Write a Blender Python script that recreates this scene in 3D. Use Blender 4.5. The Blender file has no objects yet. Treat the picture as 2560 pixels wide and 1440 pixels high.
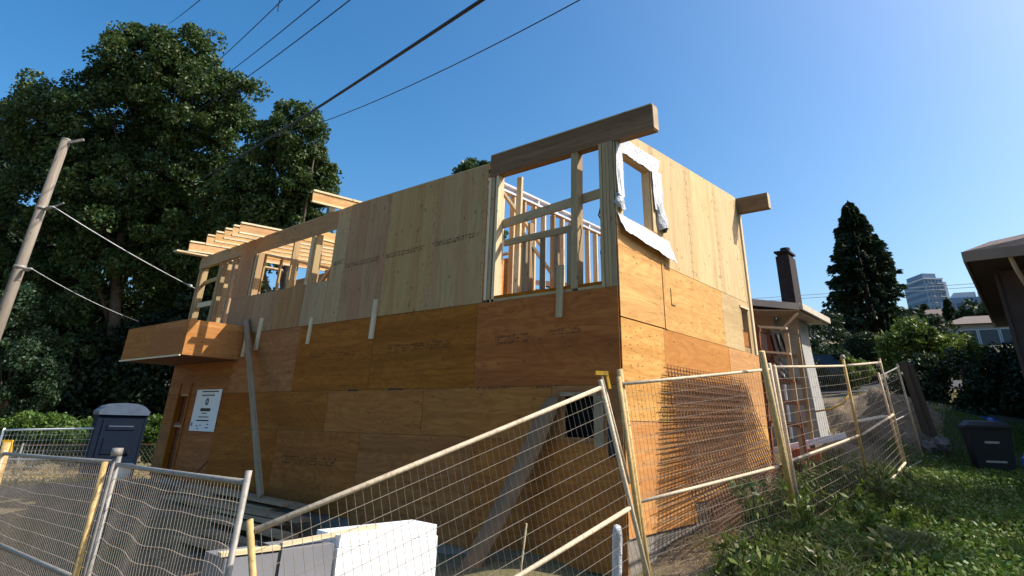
import bpy, math, random
import numpy as np
from mathutils import Vector, Matrix
random.seed(7)
rng = np.random.default_rng(11)
SC = bpy.context.scene
COL = SC.collection
R = math.radians

# ------------------------------------------------------------ camera, sky, sun
cam_data = bpy.data.cameras.new('camera')
cam = bpy.data.objects.new('camera', cam_data)
COL.objects.link(cam)
SC.camera = cam
YAW, PITCH, ROLL = R(38.576), R(23.527), R(1.362)
fwd = Vector((-math.sin(YAW)*math.cos(PITCH), math.cos(YAW)*math.cos(PITCH), math.sin(PITCH)))
rgt = Vector((math.cos(YAW), math.sin(YAW), 0))
upv = rgt.cross(fwd)
r2 = rgt*math.cos(ROLL) + upv*math.sin(ROLL)
u2 = -rgt*math.sin(ROLL) + upv*math.cos(ROLL)
m = Matrix((r2, u2, -fwd)).transposed().to_4x4()
m.translation = Vector((3.930, -6.882, 1.154))
cam.matrix_world = m
cam_data.sensor_width = 36
cam_data.lens = 36*1506.96/2560
cam_data.shift_x = -(1319.16-1280)/2560
cam_data.shift_y = -(720-405.02)/2560
cam_data.clip_start = 0.05
cam_data.clip_end = 3000

SUN_EL, SUN_AZ = R(44.5), R(36)              # azimuth from +X towards +Y
sv = Vector((math.cos(SUN_EL)*math.cos(SUN_AZ), math.cos(SUN_EL)*math.sin(SUN_AZ), math.sin(SUN_EL)))
world = bpy.data.worlds.new('World')
SC.world = world
world.use_nodes = True
wn = world.node_tree
wn.nodes.clear()
sky = wn.nodes.new('ShaderNodeTexSky')
sky.sky_type = 'NISHITA'
sky.sun_disc = False
sky.sun_elevation = SUN_EL
sky.sun_rotation = R(90) - SUN_AZ
sky.air_density = 1.0
sky.dust_density = 2.6
sky.ozone_density = 2.2
bg = wn.nodes.new('ShaderNodeBackground')
bg.inputs['Strength'].default_value = 0.16
wo = wn.nodes.new('ShaderNodeOutputWorld')
hsn = wn.nodes.new('ShaderNodeHueSaturation')
hsn.inputs['Saturation'].default_value = 1.4
hsn.inputs['Hue'].default_value = 0.495
wn.links.new(sky.outputs[0], hsn.inputs['Color'])
wn.links.new(hsn.outputs[0], bg.inputs[0])
wn.links.new(bg.outputs[0], wo.inputs[0])
sd = bpy.data.lights.new('sun', 'SUN')
sd.energy = 5.0
sd.angle = R(0.5)
sd.color = (1.0, 0.94, 0.84)
sun = bpy.data.objects.new('sun', sd)
COL.objects.link(sun)
sun.rotation_mode = 'QUATERNION'
sun.rotation_quaternion = sv.to_track_quat('Z', 'Y')
vs = SC.view_settings
vs.view_transform = 'Standard'
vs.look = 'None'
vs.exposure = 0.4
vs.gamma = 1
vs.use_curve_mapping = False
SC.cycles.max_bounces = 6
SC.cycles.transparent_max_bounces = 8

# ------------------------------------------------------------ materials
def new_mat(name):
    mt = bpy.data.materials.new(name)
    mt.use_nodes = True
    nt = mt.node_tree
    return mt, nt, nt.nodes['Principled BSDF']

def N(nt, t, **kw):
    n = nt.nodes.new(t)
    for k, v in kw.items():
        if k in n.inputs.keys():
            n.inputs[k].default_value = v
        else:
            setattr(n, k, v)
    return n

def ramp(nt, fac, stops):
    n = nt.nodes.new('ShaderNodeValToRGB')
    els = n.color_ramp.elements
    els[0].position, els[0].color = stops[0][0], (*stops[0][1], 1)
    els[1].position, els[1].color = stops[-1][0], (*stops[-1][1], 1)
    for p, c in stops[1:-1]:
        e = els.new(p)
        e.color = (*c, 1)
    nt.links.new(fac, n.inputs[0])
    return n.outputs[0]

def mixc(nt, fac, a, b, mode='MIX'):
    n = nt.nodes.new('ShaderNodeMix')
    n.data_type = 'RGBA'
    n.blend_type = mode
    for sock, v in ((0, fac), (6, a), (7, b)):
        if isinstance(v, (int, float)):
            n.inputs[sock].default_value = v
        elif isinstance(v, tuple):
            n.inputs[sock].default_value = (*v, 1)
        else:
            nt.links.new(v, n.inputs[sock])
    return n.outputs[2]

def bump(nt, h, strength, dist, bs):
    b = N(nt, 'ShaderNodeBump', Strength=strength, Distance=dist)
    nt.links.new(h, b.inputs['Height'])
    nt.links.new(b.outputs[0], bs.inputs['Normal'])

def math_n(nt, op, a, b=None, c=None):
    n = nt.nodes.new('ShaderNodeMath')
    n.operation = op
    for i, v in enumerate((a, b, c)):
        if v is None:
            continue
        if isinstance(v, (int, float)):
            n.inputs[i].default_value = v
        else:
            nt.links.new(v, n.inputs[i])
    return n.outputs[0]

def coords(nt, scale, rnd=True, kind='Object'):
    tc = nt.nodes.new('ShaderNodeTexCoord')
    out = tc.outputs[kind]
    if rnd:
        oi = nt.nodes.new('ShaderNodeObjectInfo')
        mu = math_n(nt, 'MULTIPLY', oi.outputs['Random'], 137.0)
        cb = nt.nodes.new('ShaderNodeCombineXYZ')
        for i in range(3):
            nt.links.new(mu, cb.inputs[i])
        ad = nt.nodes.new('ShaderNodeVectorMath')
        nt.links.new(out, ad.inputs[0])
        nt.links.new(cb.outputs[0], ad.inputs[1])
        out = ad.outputs[0]
    mp = nt.nodes.new('ShaderNodeMapping')
    mp.inputs['Scale'].default_value = scale
    nt.links.new(out, mp.inputs['Vector'])
    return mp.outputs[0]

def noise(nt, vec, scale, detail=4, rough=.55, dist=0):
    n = N(nt, 'ShaderNodeTexNoise', Scale=scale, Detail=detail, Roughness=rough, Distortion=dist)
    nt.links.new(vec, n.inputs['Vector'])
    return n.outputs['Fac']

def plywood(name, c1, c2, streak, swirl=0.5, knots=0.5, rough=.7, tint=.22, knotpow=.035):
    """veneer faces: grain runs along the sheet's local X"""
    mt, nt, bs = new_mat(name)
    vg = coords(nt, (0.5, 9, 9))
    vs_ = coords(nt, (0.55, 2.1, 2.1))
    vk = coords(nt, (0.9, 2.0, 2.0))
    vf = coords(nt, (3, 60, 60))
    g = noise(nt, vg, 1.6, 5, .6, .5)
    f = noise(nt, vf, 1.5, 3, .6)
    s = noise(nt, vs_, 1.1, 3, .5, .6)
    contour = math_n(nt, 'SINE', math_n(nt, 'MULTIPLY', s, 75.0))
    contour = math_n(nt, 'MULTIPLY_ADD', contour, .5, .5)
    oi = nt.nodes.new('ShaderNodeObjectInfo')
    base = ramp(nt, g, [(.3, c1), (.5, tuple((a+b)/2 for a, b in zip(c1, c2))), (.7, c2)])
    base = mixc(nt, math_n(nt, 'MULTIPLY', contour, swirl*.55), base, streak)
    # wide colour bands between veneer strips
    vb = coords(nt, (0.05, 1.3, 1.3))
    bnd = noise(nt, vb, 2.2, 1, .5)
    base = mixc(nt, ramp(nt, bnd, [(.5, (0, 0, 0)), (.56, (.42, .42, .42))]), base, streak)
    # knots
    vo = N(nt, 'ShaderNodeTexVoronoi', Scale=3.0)
    nt.links.new(vk, vo.inputs['Vector'])
    kn = ramp(nt, vo.outputs['Distance'], [(knotpow*1.6, (1, 1, 1)), (knotpow*3.4, (0, 0, 0))])
    base = mixc(nt, math_n(nt, 'MULTIPLY', kn, knots), base, (.10, .045, .02))
    base = mixc(nt, math_n(nt, 'MULTIPLY', f, .25), base, tuple(x*.6 for x in c1))
    vd = coords(nt, (.8, 7, 7))
    dk = noise(nt, vd, 2.3, 4, .7, 1.2)
    base = mixc(nt, ramp(nt, dk, [(.54, (0, 0, 0)), (.72, (.62, .62, .62))]), base, tuple(x*.42 for x in c2))
    vp = N(nt, 'ShaderNodeTexVoronoi', Scale=5.5)
    nt.links.new(coords(nt, (.55, 1, 1)), vp.inputs['Vector'])
    pin = ramp(nt, vp.outputs['Distance'], [(.06, (1, 1, 1)), (.12, (0, 0, 0))])
    base = mixc(nt, math_n(nt, 'MULTIPLY', pin, knots*.8), base, (.07, .035, .015))
    # dirt and weather
    wv = coords(nt, (1, 1, 1), kind='Object')
    w = noise(nt, wv, 1.4, 5, .65)
    base = mixc(nt, ramp(nt, w, [(.55, (0, 0, 0)), (.8, (.35, .35, .35))]), base, tuple(x*.45 for x in c1))
    br = math_n(nt, 'MULTIPLY_ADD', oi.outputs['Random'], tint, 1-tint*.6)
    hs = nt.nodes.new('ShaderNodeHueSaturation')
    nt.links.new(base, hs.inputs['Color'])
    nt.links.new(br, hs.inputs['Value'])
    sat = math_n(nt, 'FRACT', math_n(nt, 'MULTIPLY', oi.outputs['Random'], 7.31))
    nt.links.new(math_n(nt, 'MULTIPLY_ADD', sat, .14, .90), hs.inputs['Saturation'])
    hu = math_n(nt, 'FRACT', math_n(nt, 'MULTIPLY', oi.outputs['Random'], 23.7))
    nt.links.new(math_n(nt, 'MULTIPLY_ADD', hu, .010, .496), hs.inputs['Hue'])
    nt.links.new(hs.outputs[0], bs.inputs['Base Color'])
    bs.inputs['Roughness'].default_value = rough
    bs.inputs['Specular IOR Level'].default_value = .1
    hgt = math_n(nt, 'ADD', math_n(nt, 'MULTIPLY', g, .6), math_n(nt, 'MULTIPLY', f, .5))
    bump(nt, hgt, .35, .006, bs)
    return mt

def plain(name, col, rough=.6, metal=0, var=.25, scale=3, bumpd=0.0, spec=.4, dirt=None):
    mt, nt, bs = new_mat(name)
    v = coords(nt, (1, 1, 1))
    n = noise(nt, v, scale, 6, .65)
    lo = tuple(c*(1-var) for c in col)
    hi = tuple(min(1, c*(1+var)) for c in col)
    c = ramp(nt, n, [(.3, lo), (.7, hi)])
    if dirt:
        n2 = noise(nt, v, scale*3.3, 5, .7)
        c = mixc(nt, ramp(nt, n2, [(.5, (0, 0, 0)), (.68, (.8, .8, .8))]), c, dirt)
    nt.links.new(c, bs.inputs['Base Color'])
    bs.inputs['Roughness'].default_value = rough
    bs.inputs['Metallic'].default_value = metal
    bs.inputs['Specular IOR Level'].default_value = spec
    if bumpd:
        bump(nt, noise(nt, v, scale*6, 4, .6), .6, bumpd, bs)
    return mt

def leafmat(name, cols, rough=.5, trans=.25, spec=.28, scale=.9):
    mt, nt, bs = new_mat(name)
    v = coords(nt, (1, 1, 1), rnd=False)
    n = noise(nt, v, scale, 4, .7)
    geo = nt.nodes.new('ShaderNodeNewGeometry')
    rnd = math_n(nt, 'MULTIPLY_ADD', geo.outputs['Random Per Island'], .5, math_n(nt, 'MULTIPLY', n, .62))
    k = len(cols)
    c = ramp(nt, rnd, [(.2 + .6*i/(k-1), cc) for i, cc in enumerate(cols)])
    nt.links.new(c, bs.inputs['Base Color'])
    bs.inputs['Roughness'].default_value = rough
    bs.inputs['Specular IOR Level'].default_value = spec
    tr = nt.nodes.new('ShaderNodeBsdfTranslucent')
    nt.links.new(mixc(nt, .5, c, (.10, .16, .02)), tr.inputs[0])
    mx = nt.nodes.new('ShaderNodeMixShader')
    mx.inputs[0].default_value = trans
    nt.links.new(bs.outputs[0], mx.inputs[1])
    nt.links.new(tr.outputs[0], mx.inputs[2])
    nt.links.new(mx.outputs[0], nt.nodes['Material Output'].inputs[0])
    return mt

M = {}
M['ply_pale_shade'] = plywood('shaded_pale_spruce_plywood', (.52, .345, .165), (.42, .265, .12), (.40, .195, .085), swirl=.15, knots=.9, knotpow=.03)  # upper long wall: its shade is put into this darker tone and the next
M['ply_pink_shade'] = plywood('shaded_reddish_fir_plywood', (.48, .285, .13), (.39, .21, .09), (.38, .16, .065), swirl=.18, knots=.8, knotpow=.03)
M['ply_brown_shade'] = plywood('shaded_brown_fir_plywood', (.455, .162, .027), (.335, .104, .017), (.215, .062, .010), swirl=.8, knots=.6)  # lower long wall: shade put into the brown, and into the tan below
M['ply_tan_shade'] = plywood('shaded_tan_fir_plywood', (.46, .190, .048), (.36, .134, .032), (.25, .080, .018), swirl=.8, knots=.6)
M['ply_sun'] = plywood('sunlit_golden_spruce_plywood', (.72, .52, .27), (.60, .41, .19), (.46, .28, .12), swirl=.2, knots=.8, knotpow=.026)  # brighter copies for the right wall, sunlight put into the colour
M['ply_gold_sun'] = plywood('sunlit_golden_fir_plywood', (.78, .46, .16), (.66, .35, .11), (.50, .23, .06), swirl=.8, knots=.6)
M['ply_orange_sun'] = plywood('sunlit_orange_fir_plywood', (.72, .36, .115), (.60, .27, .075), (.45, .17, .04), swirl=.8, knots=.6)
M['ply_box'] = plywood('balcony_fir_plywood', (.66, .33, .11), (.54, .24, .07), (.40, .15, .04), swirl=.6, knots=.8, tint=.05)
M['osb'] = plywood('strand_board', (.72, .46, .20), (.56, .32, .13), (.45, .22, .08), swirl=.8, knots=.3)
M['lumber'] = plywood('spruce_lumber', (.55, .41, .22), (.43, .30, .15), (.34, .21, .10), swirl=.15, knots=.7, tint=.3)
M['lumber_pale'] = plywood('pale_lumber', (.80, .66, .43), (.70, .55, .33), (.58, .41, .22), swirl=.12, knots=.7, tint=.15)  # paler tone of the lumber
M['lumber_grey'] = plywood('weathered_grey_lumber', (.40, .30, .19), (.28, .20, .12), (.19, .125, .07), swirl=.15, knots=.6)
M['beam'] = plywood('laminated_timber_beam', (.30, .185, .095), (.18, .105, .05), (.11, .06, .027), swirl=.1, knots=.4)
M['beam_pale'] = plywood('pale_beam_face', (.60, .47, .32), (.5, .37, .24), (.4, .28, .16), swirl=.1, knots=.3)
M['rust_wood'] = plywood('red_brown_timber', (.30, .12, .06), (.2, .08, .04), (.15, .05, .03), swirl=.2, knots=.4)
M['dark_plank'] = plywood('dark_weathered_plank', (.13, .10, .08), (.09, .07, .055), (.06, .045, .035), swirl=.1, knots=.4)
M['dusty_board'] = plain('dusty_board', (.24, .14, .075), .9, var=.2, scale=3)
M['ink'] = plain('faded_black_stamp_ink', (.06, .045, .035), .8, var=.3, spec=.1)
M['concrete'] = plain('foundation_concrete', (.24, .21, .18), .9, var=.3, scale=4, bumpd=.01, dirt=(.2, .17, .13))
M['membrane'] = plain('white_flashing_membrane', (.62, .62, .64), .6, var=.14, scale=9, bumpd=.02, dirt=(.42, .43, .48))
M['poly'] = plain('translucent_poly', (.30, .30, .29), .3, var=.2, scale=5, bumpd=.02)
M['poly_white'] = plain('hanging_membrane', (.42, .43, .45), .35, var=.2, scale=7, bumpd=.03)
M['galv'] = plain('galvanized_tube', (.28, .26, .23), .6, .2, var=.25, scale=14, dirt=(.2, .17, .12))
M['galv_dull'] = plain('dusty_galvanized_tube', (.56, .45, .31), .65, .05, var=.2, scale=14, dirt=(.28, .18, .09))
M['yellow'] = plain('chipped_yellow_paint', (.52, .35, .13), .6, var=.25, scale=12, dirt=(.20, .12, .05))
M['yellow_clean'] = plain('yellow_paint', (.70, .38, .02), .5, var=.2, scale=9, dirt=(.3, .16, .03))
M['wire'] = plain('galvanized_wire', (.42, .35, .28), .55, .2, var=.2, scale=8)
M['rebar'] = plain('rusty_steel_mesh', (.15, .075, .04), .85, .1, var=.4, scale=18)
M['cable'] = plain('black_cable', (.012, .012, .016), .5, var=.1)
M['cable_grey'] = plain('grey_twisted_cable', (.55, .55, .56), .5, var=.2)
M['pole'] = plywood('weathered_pole_wood', (.27, .23, .185), (.17, .14, .11), (.09, .07, .05), swirl=.1, knots=.6)
M['blue'] = plain('dark_blue_plastic', (.006, .013, .028), .8, var=.15, scale=5, spec=.15)
M['blue_roof'] = plain('grey_blue_plastic', (.07, .10, .15), .6, var=.2, scale=5)
M['white'] = plain('white_paint', (.78, .78, .76), .5, var=.05)
M['foam'] = plain('white_foam', (.82, .82, .83), .8, var=.04, scale=6, bumpd=.004)
M['plain_grey'] = plain('plain_grey_block', (.20, .20, .215), .6, var=.12, scale=2)  # flat grey for the left part of the stack beside the white foam
M['black'] = plain('black_plastic', (.004, .004, .005), .6, var=.2)
M['black_matte'] = plain('interior_dark', (.006, .006, .006), .9, spec=.1)
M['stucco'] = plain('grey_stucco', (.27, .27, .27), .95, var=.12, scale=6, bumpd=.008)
M['stucco_lit'] = plain('sunlit_pale_stucco', (.38, .37, .345), .95, var=.1, scale=6, bumpd=.008)  # lit copy of the grey stucco, paler for the sun on it
M['soffit'] = plain('beige_soffit', (.42, .37, .30), .8, var=.08)
M['fascia'] = plain('fascia_paint', (.55, .48, .38), .6, var=.1)
M['fascia_brown'] = plain('brown_fascia_paint', (.24, .18, .13), .6, var=.1)
M['chimney'] = plain('dark_chimney_brick', (.028, .02, .018), .9, var=.4, scale=8, bumpd=.01)
M['dark_wall'] = plain('dark_brown_siding', (.06, .045, .04), .85, var=.2)
M['shingle'] = plain('grey_brown_shingle', (.17, .13, .11), .95, var=.35, scale=7, bumpd=.01)
M['haze_cladding'] = plain('haze_blue_cladding', (.20, .27, .36), .5, var=.06, scale=.05)  # distance haze put into the blue grey of the far buildings
M['tower_glass'] = plain('tower_window_glass', (.07, .11, .17), .15, var=.2, scale=.3)
M['tower_white'] = plain('tower_balcony_concrete', (.62, .64, .66), .7, var=.06)
M['glass'] = plain('window_glass', (.03, .04, .05), .08, var=.2)
M['car_dark'] = plain('dark_car_paint', (.02, .025, .03), .2, .3)
M['car_silver'] = plain('silver_car_paint', (.5, .52, .55), .25, .6, var=.05)
M['rubber'] = plain('tyre_rubber', (.015, .015, .015), .8)
M['tarp'] = plain('blue_tarp', (.03, .08, .35), .4, var=.3)
M['brick_red'] = plain('red_clay', (.35, .10, .05), .9, var=.3, scale=9)
M['rock'] = plain('grey_rock', (.16, .15, .14), .9, var=.35, scale=5, bumpd=.03)
M['bark'] = plain('tree_bark', (.10, .075, .055), .95, var=.35, scale=6, bumpd=.03)
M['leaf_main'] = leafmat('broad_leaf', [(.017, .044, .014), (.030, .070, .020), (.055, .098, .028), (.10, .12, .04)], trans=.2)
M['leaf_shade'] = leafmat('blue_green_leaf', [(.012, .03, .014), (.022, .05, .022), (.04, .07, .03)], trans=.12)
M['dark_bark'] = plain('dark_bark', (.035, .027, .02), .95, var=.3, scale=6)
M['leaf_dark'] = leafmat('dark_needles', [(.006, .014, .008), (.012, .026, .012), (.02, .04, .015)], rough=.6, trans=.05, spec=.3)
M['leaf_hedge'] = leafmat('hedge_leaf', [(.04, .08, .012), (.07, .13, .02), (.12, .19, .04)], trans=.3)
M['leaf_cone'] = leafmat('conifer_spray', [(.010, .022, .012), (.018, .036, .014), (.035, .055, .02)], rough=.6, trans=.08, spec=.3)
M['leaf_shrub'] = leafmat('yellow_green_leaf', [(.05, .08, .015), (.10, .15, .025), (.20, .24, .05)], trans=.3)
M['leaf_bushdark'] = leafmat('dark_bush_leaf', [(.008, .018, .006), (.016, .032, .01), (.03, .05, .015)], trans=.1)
M['grassblade'] = leafmat('grass_blade', [(.03, .07, .008), (.06, .13, .014), (.11, .18, .025), (.19, .20, .06)], rough=.5, trans=.3, scale=.6)
M['weed'] = leafmat('weed_leaf', [(.03, .055, .012), (.06, .09, .02), (.20, .18, .08)], rough=.45, trans=.3)
M['straw'] = leafmat('dry_straw', [(.25, .17, .08), (.40, .29, .13), (.5, .4, .2)], rough=.7, trans=.2)

# ------------------------------------------------------------ object helpers
def tag(o, label=None, cat=None, group=None, kind=None):
    if label: o['label'] = label
    if cat: o['category'] = cat
    if group: o['group'] = group
    if kind: o['kind'] = kind
    return o

def empty(name, loc=(0, 0, 0), parent=None):
    o = bpy.data.objects.new(name, None)
    o.empty_display_size = .2
    o.location = loc
    COL.objects.link(o)
    if parent: adopt(o, parent)
    return o

def adopt(o, parent):
    """parent o while it stays where it is in the world"""
    bpy_m = world_of(o)
    o.parent = parent
    o.matrix_parent_inverse = world_of(parent).inverted()
    return o

def world_of(o):
    mm = o.matrix_basis.copy()
    if o.parent:
        mm = world_of(o.parent) @ o.matrix_parent_inverse @ mm
    return mm

def mesh_obj(name, verts, faces, mat, parent=None, smooth=False):
    me = bpy.data.meshes.new(name)
    me.from_pydata([tuple(v) for v in verts], [], faces)
    me.materials.append(mat)
    me.update()
    if smooth:
        me.shade_smooth()
    o = bpy.data.objects.new(name, me)
    COL.objects.link(o)
    if parent: adopt(o, parent)
    return o

BOXF = [(0, 3, 2, 1), (4, 5, 6, 7), (0, 1, 5, 4), (1, 2, 6, 5), (2, 3, 7, 6), (3, 0, 4, 7)]
def box_vf(x0, x1, y0, y1, z0, z1):
    return [(x0, y0, z0), (x1, y0, z0), (x1, y1, z0), (x0, y1, z0),
            (x0, y0, z1), (x1, y0, z1), (x1, y1, z1), (x0, y1, z1)], list(BOXF)

class MB:
    def __init__(s): s.v = []; s.f = []
    def add(s, v, f):
        b = len(s.v); s.v += [tuple(p) for p in v]; s.f += [tuple(i+b for i in q) for q in f]; return s
    def box(s, x0, x1, y0, y1, z0, z1): return s.add(*box_vf(x0, x1, y0, y1, z0, z1))
    def bar(s, p0, p1, w, t, up=(0, 0, 1)):
        p0, p1 = Vector(p0), Vector(p1)
        d = (p1-p0).normalized(); u = Vector(up)
        sdv = d.cross(u)
        if sdv.length < 1e-4: sdv = d.cross(Vector((1, 0, 0)))
        sdv.normalize(); u = sdv.cross(d)
        q = []
        for p in (p0, p1):
            q += [p-sdv*w/2-u*t/2, p+sdv*w/2-u*t/2, p+sdv*w/2+u*t/2, p-sdv*w/2+u*t/2]
        return s.add(q, BOXF)
    def tube(s, pts, rad, n=8, caps=True):
        pts = [Vector(p) for p in pts]
        if not hasattr(rad, '__len__'): rad = [rad]*len(pts)
        b = len(s.v); ref = None
        for i, p in enumerate(pts):
            d = (pts[min(i+1, len(pts)-1)]-pts[max(i-1, 0)]).normalized()
            if ref is None:
                ref = d.orthogonal().normalized()
            ref = (ref-d*ref.dot(d)).normalized()
            c = d.cross(ref)
            for k in range(n):
                a = 2*math.pi*k/n
                s.v.append(tuple(p+(ref*math.cos(a)+c*math.sin(a))*rad[i]))
        for i in range(len(pts)-1):
            for k in range(n):
                k2 = (k+1) % n
                s.f.append((b+i*n+k, b+i*n+k2, b+(i+1)*n+k2, b+(i+1)*n+k))
        if caps:
            s.f.append(tuple(b+k for k in reversed(range(n))))
            s.f.append(tuple(b+(len(pts)-1)*n+k for k in range(n)))
        return s
    def quad(s, a, b, c, d): return s.add([a, b, c, d], [(0, 1, 2, 3)])
    def build(s, name, mat, parent=None, smooth=False): return mesh_obj(name, s.v, s.f, mat, parent, smooth)

def board(name, p0, p1, w, t, mat, parent=None, up=(0, 0, 1), bevel=0):
    """a straight timber: local X runs along it, w sideways (d x up), t along up"""
    p0, p1 = Vector(p0), Vector(p1)
    L = (p1-p0).length
    d = (p1-p0).normalized(); u = Vector(up)
    s = d.cross(u)
    if s.length < 1e-4: s = d.cross(Vector((1, 0, 0)))
    s.normalize(); u = s.cross(d)
    v, f = box_vf(-L/2, L/2, -w/2, w/2, -t/2, t/2)
    # slightly trimmed corners so edges catch light
    o = mesh_obj(name, v, f, mat)
    mm = Matrix((d, -s, u)).transposed().to_4x4()
    mm.translation = (p0+p1)/2
    o.matrix_basis = mm
    if parent: adopt(o, parent)
    return o

def sheet(rects, plane, grain, mat, parent, name='plywood_sheet', t=.014, off=0.0, poly=None):
    """plywood sheet on plane 'y' (facing -Y, at y=0) or 'x' (facing +X, at x=0).
    rects: (a0,a1,z0,z1) flush pieces of ONE sheet; poly: outline [(a,z)] instead. Local X is the grain."""
    if poly is None:
        polys = [[(a0, z0), (a1, z0), (a1, z1), (a0, z1)] for a0, a1, z0, z1 in rects]
    else:
        polys = [poly]
    ca = sum(p[0] for q in polys for p in q)/sum(len(q) for q in polys)
    cz = sum(p[1] for q in polys for p in q)/sum(len(q) for q in polys)
    V, Fc = [], []
    for q in polys:
        n = len(q); b = len(V)
        for tt in (0, t):
            for a, z in q:
                da, dz = a-ca, z-cz
                V.append((dz, -da, tt) if grain == 'v' else (da, dz, tt))
        Fc.append(tuple(b+n+k for k in range(n)))
        Fc.append(tuple(b+k for k in reversed(range(n))))
        for k in range(n):
            k2 = (k+1) % n
            Fc.append((b+k, b+k2, b+n+k2, b+n+k))
    o = mesh_obj(name, V, Fc, mat)
    if plane == 'y':   # a = world x, normal -Y
        A, Nn, org = Vector((1, 0, 0)), Vector((0, -1, 0)), Vector((ca, -off, cz))
    else:              # a = world y, normal +X
        A, Nn, org = Vector((0, 1, 0)), Vector((1, 0, 0)), Vector((off, ca, cz))
    Z = Vector((0, 0, 1))
    if grain == 'v': mm = Matrix((Z, -A, Nn)).transposed().to_4x4()
    else: mm = Matrix((A, Z, Nn)).transposed().to_4x4()
    mm.translation = org
    o.matrix_basis = mm
    adopt(o, parent)
    return o

def np_mesh(name, V, nper, mat, parent=None, smooth=False):
    """V: (n*nper,3) array, each consecutive nper verts one face"""
    n = len(V)//nper
    me = bpy.data.meshes.new(name)
    me.vertices.add(len(V)); me.loops.add(len(V)); me.polygons.add(n)
    me.vertices.foreach_set('co', np.asarray(V, dtype=np.float32).ravel())
    me.loops.foreach_set('vertex_index', np.arange(len(V), dtype=np.int32))
    me.polygons.foreach_set('loop_start', np.arange(0, len(V), nper, dtype=np.int32))
    me.materials.append(mat)
    me.update(calc_edges=True)
    o = bpy.data.objects.new(name, me)
    COL.objects.link(o)
    if parent: adopt(o, parent)
    return o

def leaf_quads(P, size, updown=.35, aspect=.55, droop=None):
    """rhombus leaves at points P"""
    n = len(P)
    d = rng.normal(size=(n, 3))
    if droop is not None: d = d*.5 + droop
    d /= np.linalg.norm(d, axis=1)[:, None]
    nn = rng.normal(size=(n, 3)); nn[:, 2] += updown*2
    s = np.cross(d, nn); s /= np.linalg.norm(s, axis=1)[:, None]+1e-9
    sz = (size*rng.uniform(.6, 1.3, n))[:, None]
    V = np.empty((n, 4, 3))
    V[:, 0] = P-d*sz*.5; V[:, 1] = P+s*sz*aspect*.5-d*sz*.05
    V[:, 2] = P+d*sz*.5; V[:, 3] = P-s*sz*aspect*.5-d*sz*.05
    return V.reshape(-1, 3)

def cluster_points(centers, radii, n, shell=.5):
    c = rng.integers(0, len(centers), n)
    d = rng.normal(size=(n, 3)); d /= np.linalg.norm(d, axis=1)[:, None]
    r = rng.uniform(shell, 1, n)**.7
    return centers[c]+d*(r*radii[c])[:, None]*np.array([1, 1, .8])

# ------------------------------------------------------------ the ground
CTRL = np.array([
    (3.9, -6.9, -.45), (6, -4, -.30), (8, 2, .1), (1.7, .4, .18), (1.62, 4.4, .32), (2, 6, .45), (3.1, 8.7, .34), (3.5, 4.5, .1), (3.2, 1, .0),
    (2.4, -1.5, -.10), (0.15, 0, -.38), (.15, 1.8, -.12), (.15, 5.2, .12), (1.1, -2.1, -.35), (-1, -4, -.95), (-5, -4, -1.0), (-4, -1, -.55),
    (-8, -1, -.25), (-12, -.5, -.22), (-8, -4, -.95), (-18, 1.3, -.87), (-25, 2, -.95), (-30, 3, -1.0), (-40, -10, -1.2), (-20, -10, -1.3),
    (-6, 5, -.2), (-12, 5, -.3), (-3, 9, .6), (.5, 8.5, .85), (1.0, 11, 1.3), (-10, 12, .2), (-20, 10, -.6), (0, -12, -.8), (15, -5, -.2), (12, 8, .6)])
def gz(x, y):
    x = np.asarray(x, float); y = np.asarray(y, float)
    d2 = (x[..., None]-CTRL[:, 0])**2+(y[..., None]-CTRL[:, 1])**2+.15
    w = d2**-1.6
    z = (w*CTRL[:, 2]).sum(-1)/w.sum(-1)
    ratio = (x-4)/(np.maximum(y, 0)+7)
    mk = np.clip((ratio+.95)/.55, 0, 1); mk = mk*mk*(3-2*mk)
    h = .165*np.log1p(np.exp(np.clip((y-9)*.8, -30, 30)))/.8
    h = np.where((y-9)*.8 > 30, .165*(y-9), h) - .05*np.maximum(y-100, 0)
    return z+h*mk
def gzf(x, y): return float(gz(x, y))

def axis(lo, hi, n, c, k=3.6):
    t = np.linspace(-1, 1, n)
    s = np.sinh(k*t)/math.sinh(k)
    return np.where(s < 0, c+s*(c-lo), c+s*(hi-c))
gx, gy = axis(-700, 700, 190, 0, 6.2), axis(-200, 900, 190, 1, 6.2)
GX, GY = np.meshgrid(gx, gy)
GZ = gz(GX, GY) + .03*np.sin(GX*3.1+GY*1.7)*np.exp(-(GX**2+GY**2)/400)
nx, ny = len(gx), len(gy)
gv = np.stack([GX, GY, GZ], -1).reshape(-1, 3)
gf = [(j*nx+i, j*nx+i+1, (j+1)*nx+i+1, (j+1)*nx+i) for j in range(ny-1) for i in range(nx-1)]
mt, nt, bs = new_mat('soil_and_dry_grass')
v = coords(nt, (1, 1, 1), rnd=False)
n1 = noise(nt, v, .5, 6, .65); n2 = noise(nt, v, 9, 6, .7); n3 = noise(nt, v, .13, 3, .5)
c = ramp(nt, n2, [(.3, (.07, .05, .035)), (.5, (.17, .12, .075)), (.7, (.30, .22, .13))])
c = mixc(nt, ramp(nt, n1, [(.42, (0, 0, 0)), (.6, (.75, .75, .75))]), c, (.10, .10, .035))
c = mixc(nt, ramp(nt, n3, [(.45, (0, 0, 0)), (.6, (.5, .5, .5))]), c, (.17, .15, .05))
tc_ = nt.nodes.new('ShaderNodeTexCoord')
sp = nt.nodes.new('ShaderNodeSeparateXYZ')
nt.links.new(tc_.outputs['Object'], sp.inputs[0])
lx = math_n(nt, 'ADD', sp.outputs[0], math_n(nt, 'MULTIPLY', n2, .8))
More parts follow.
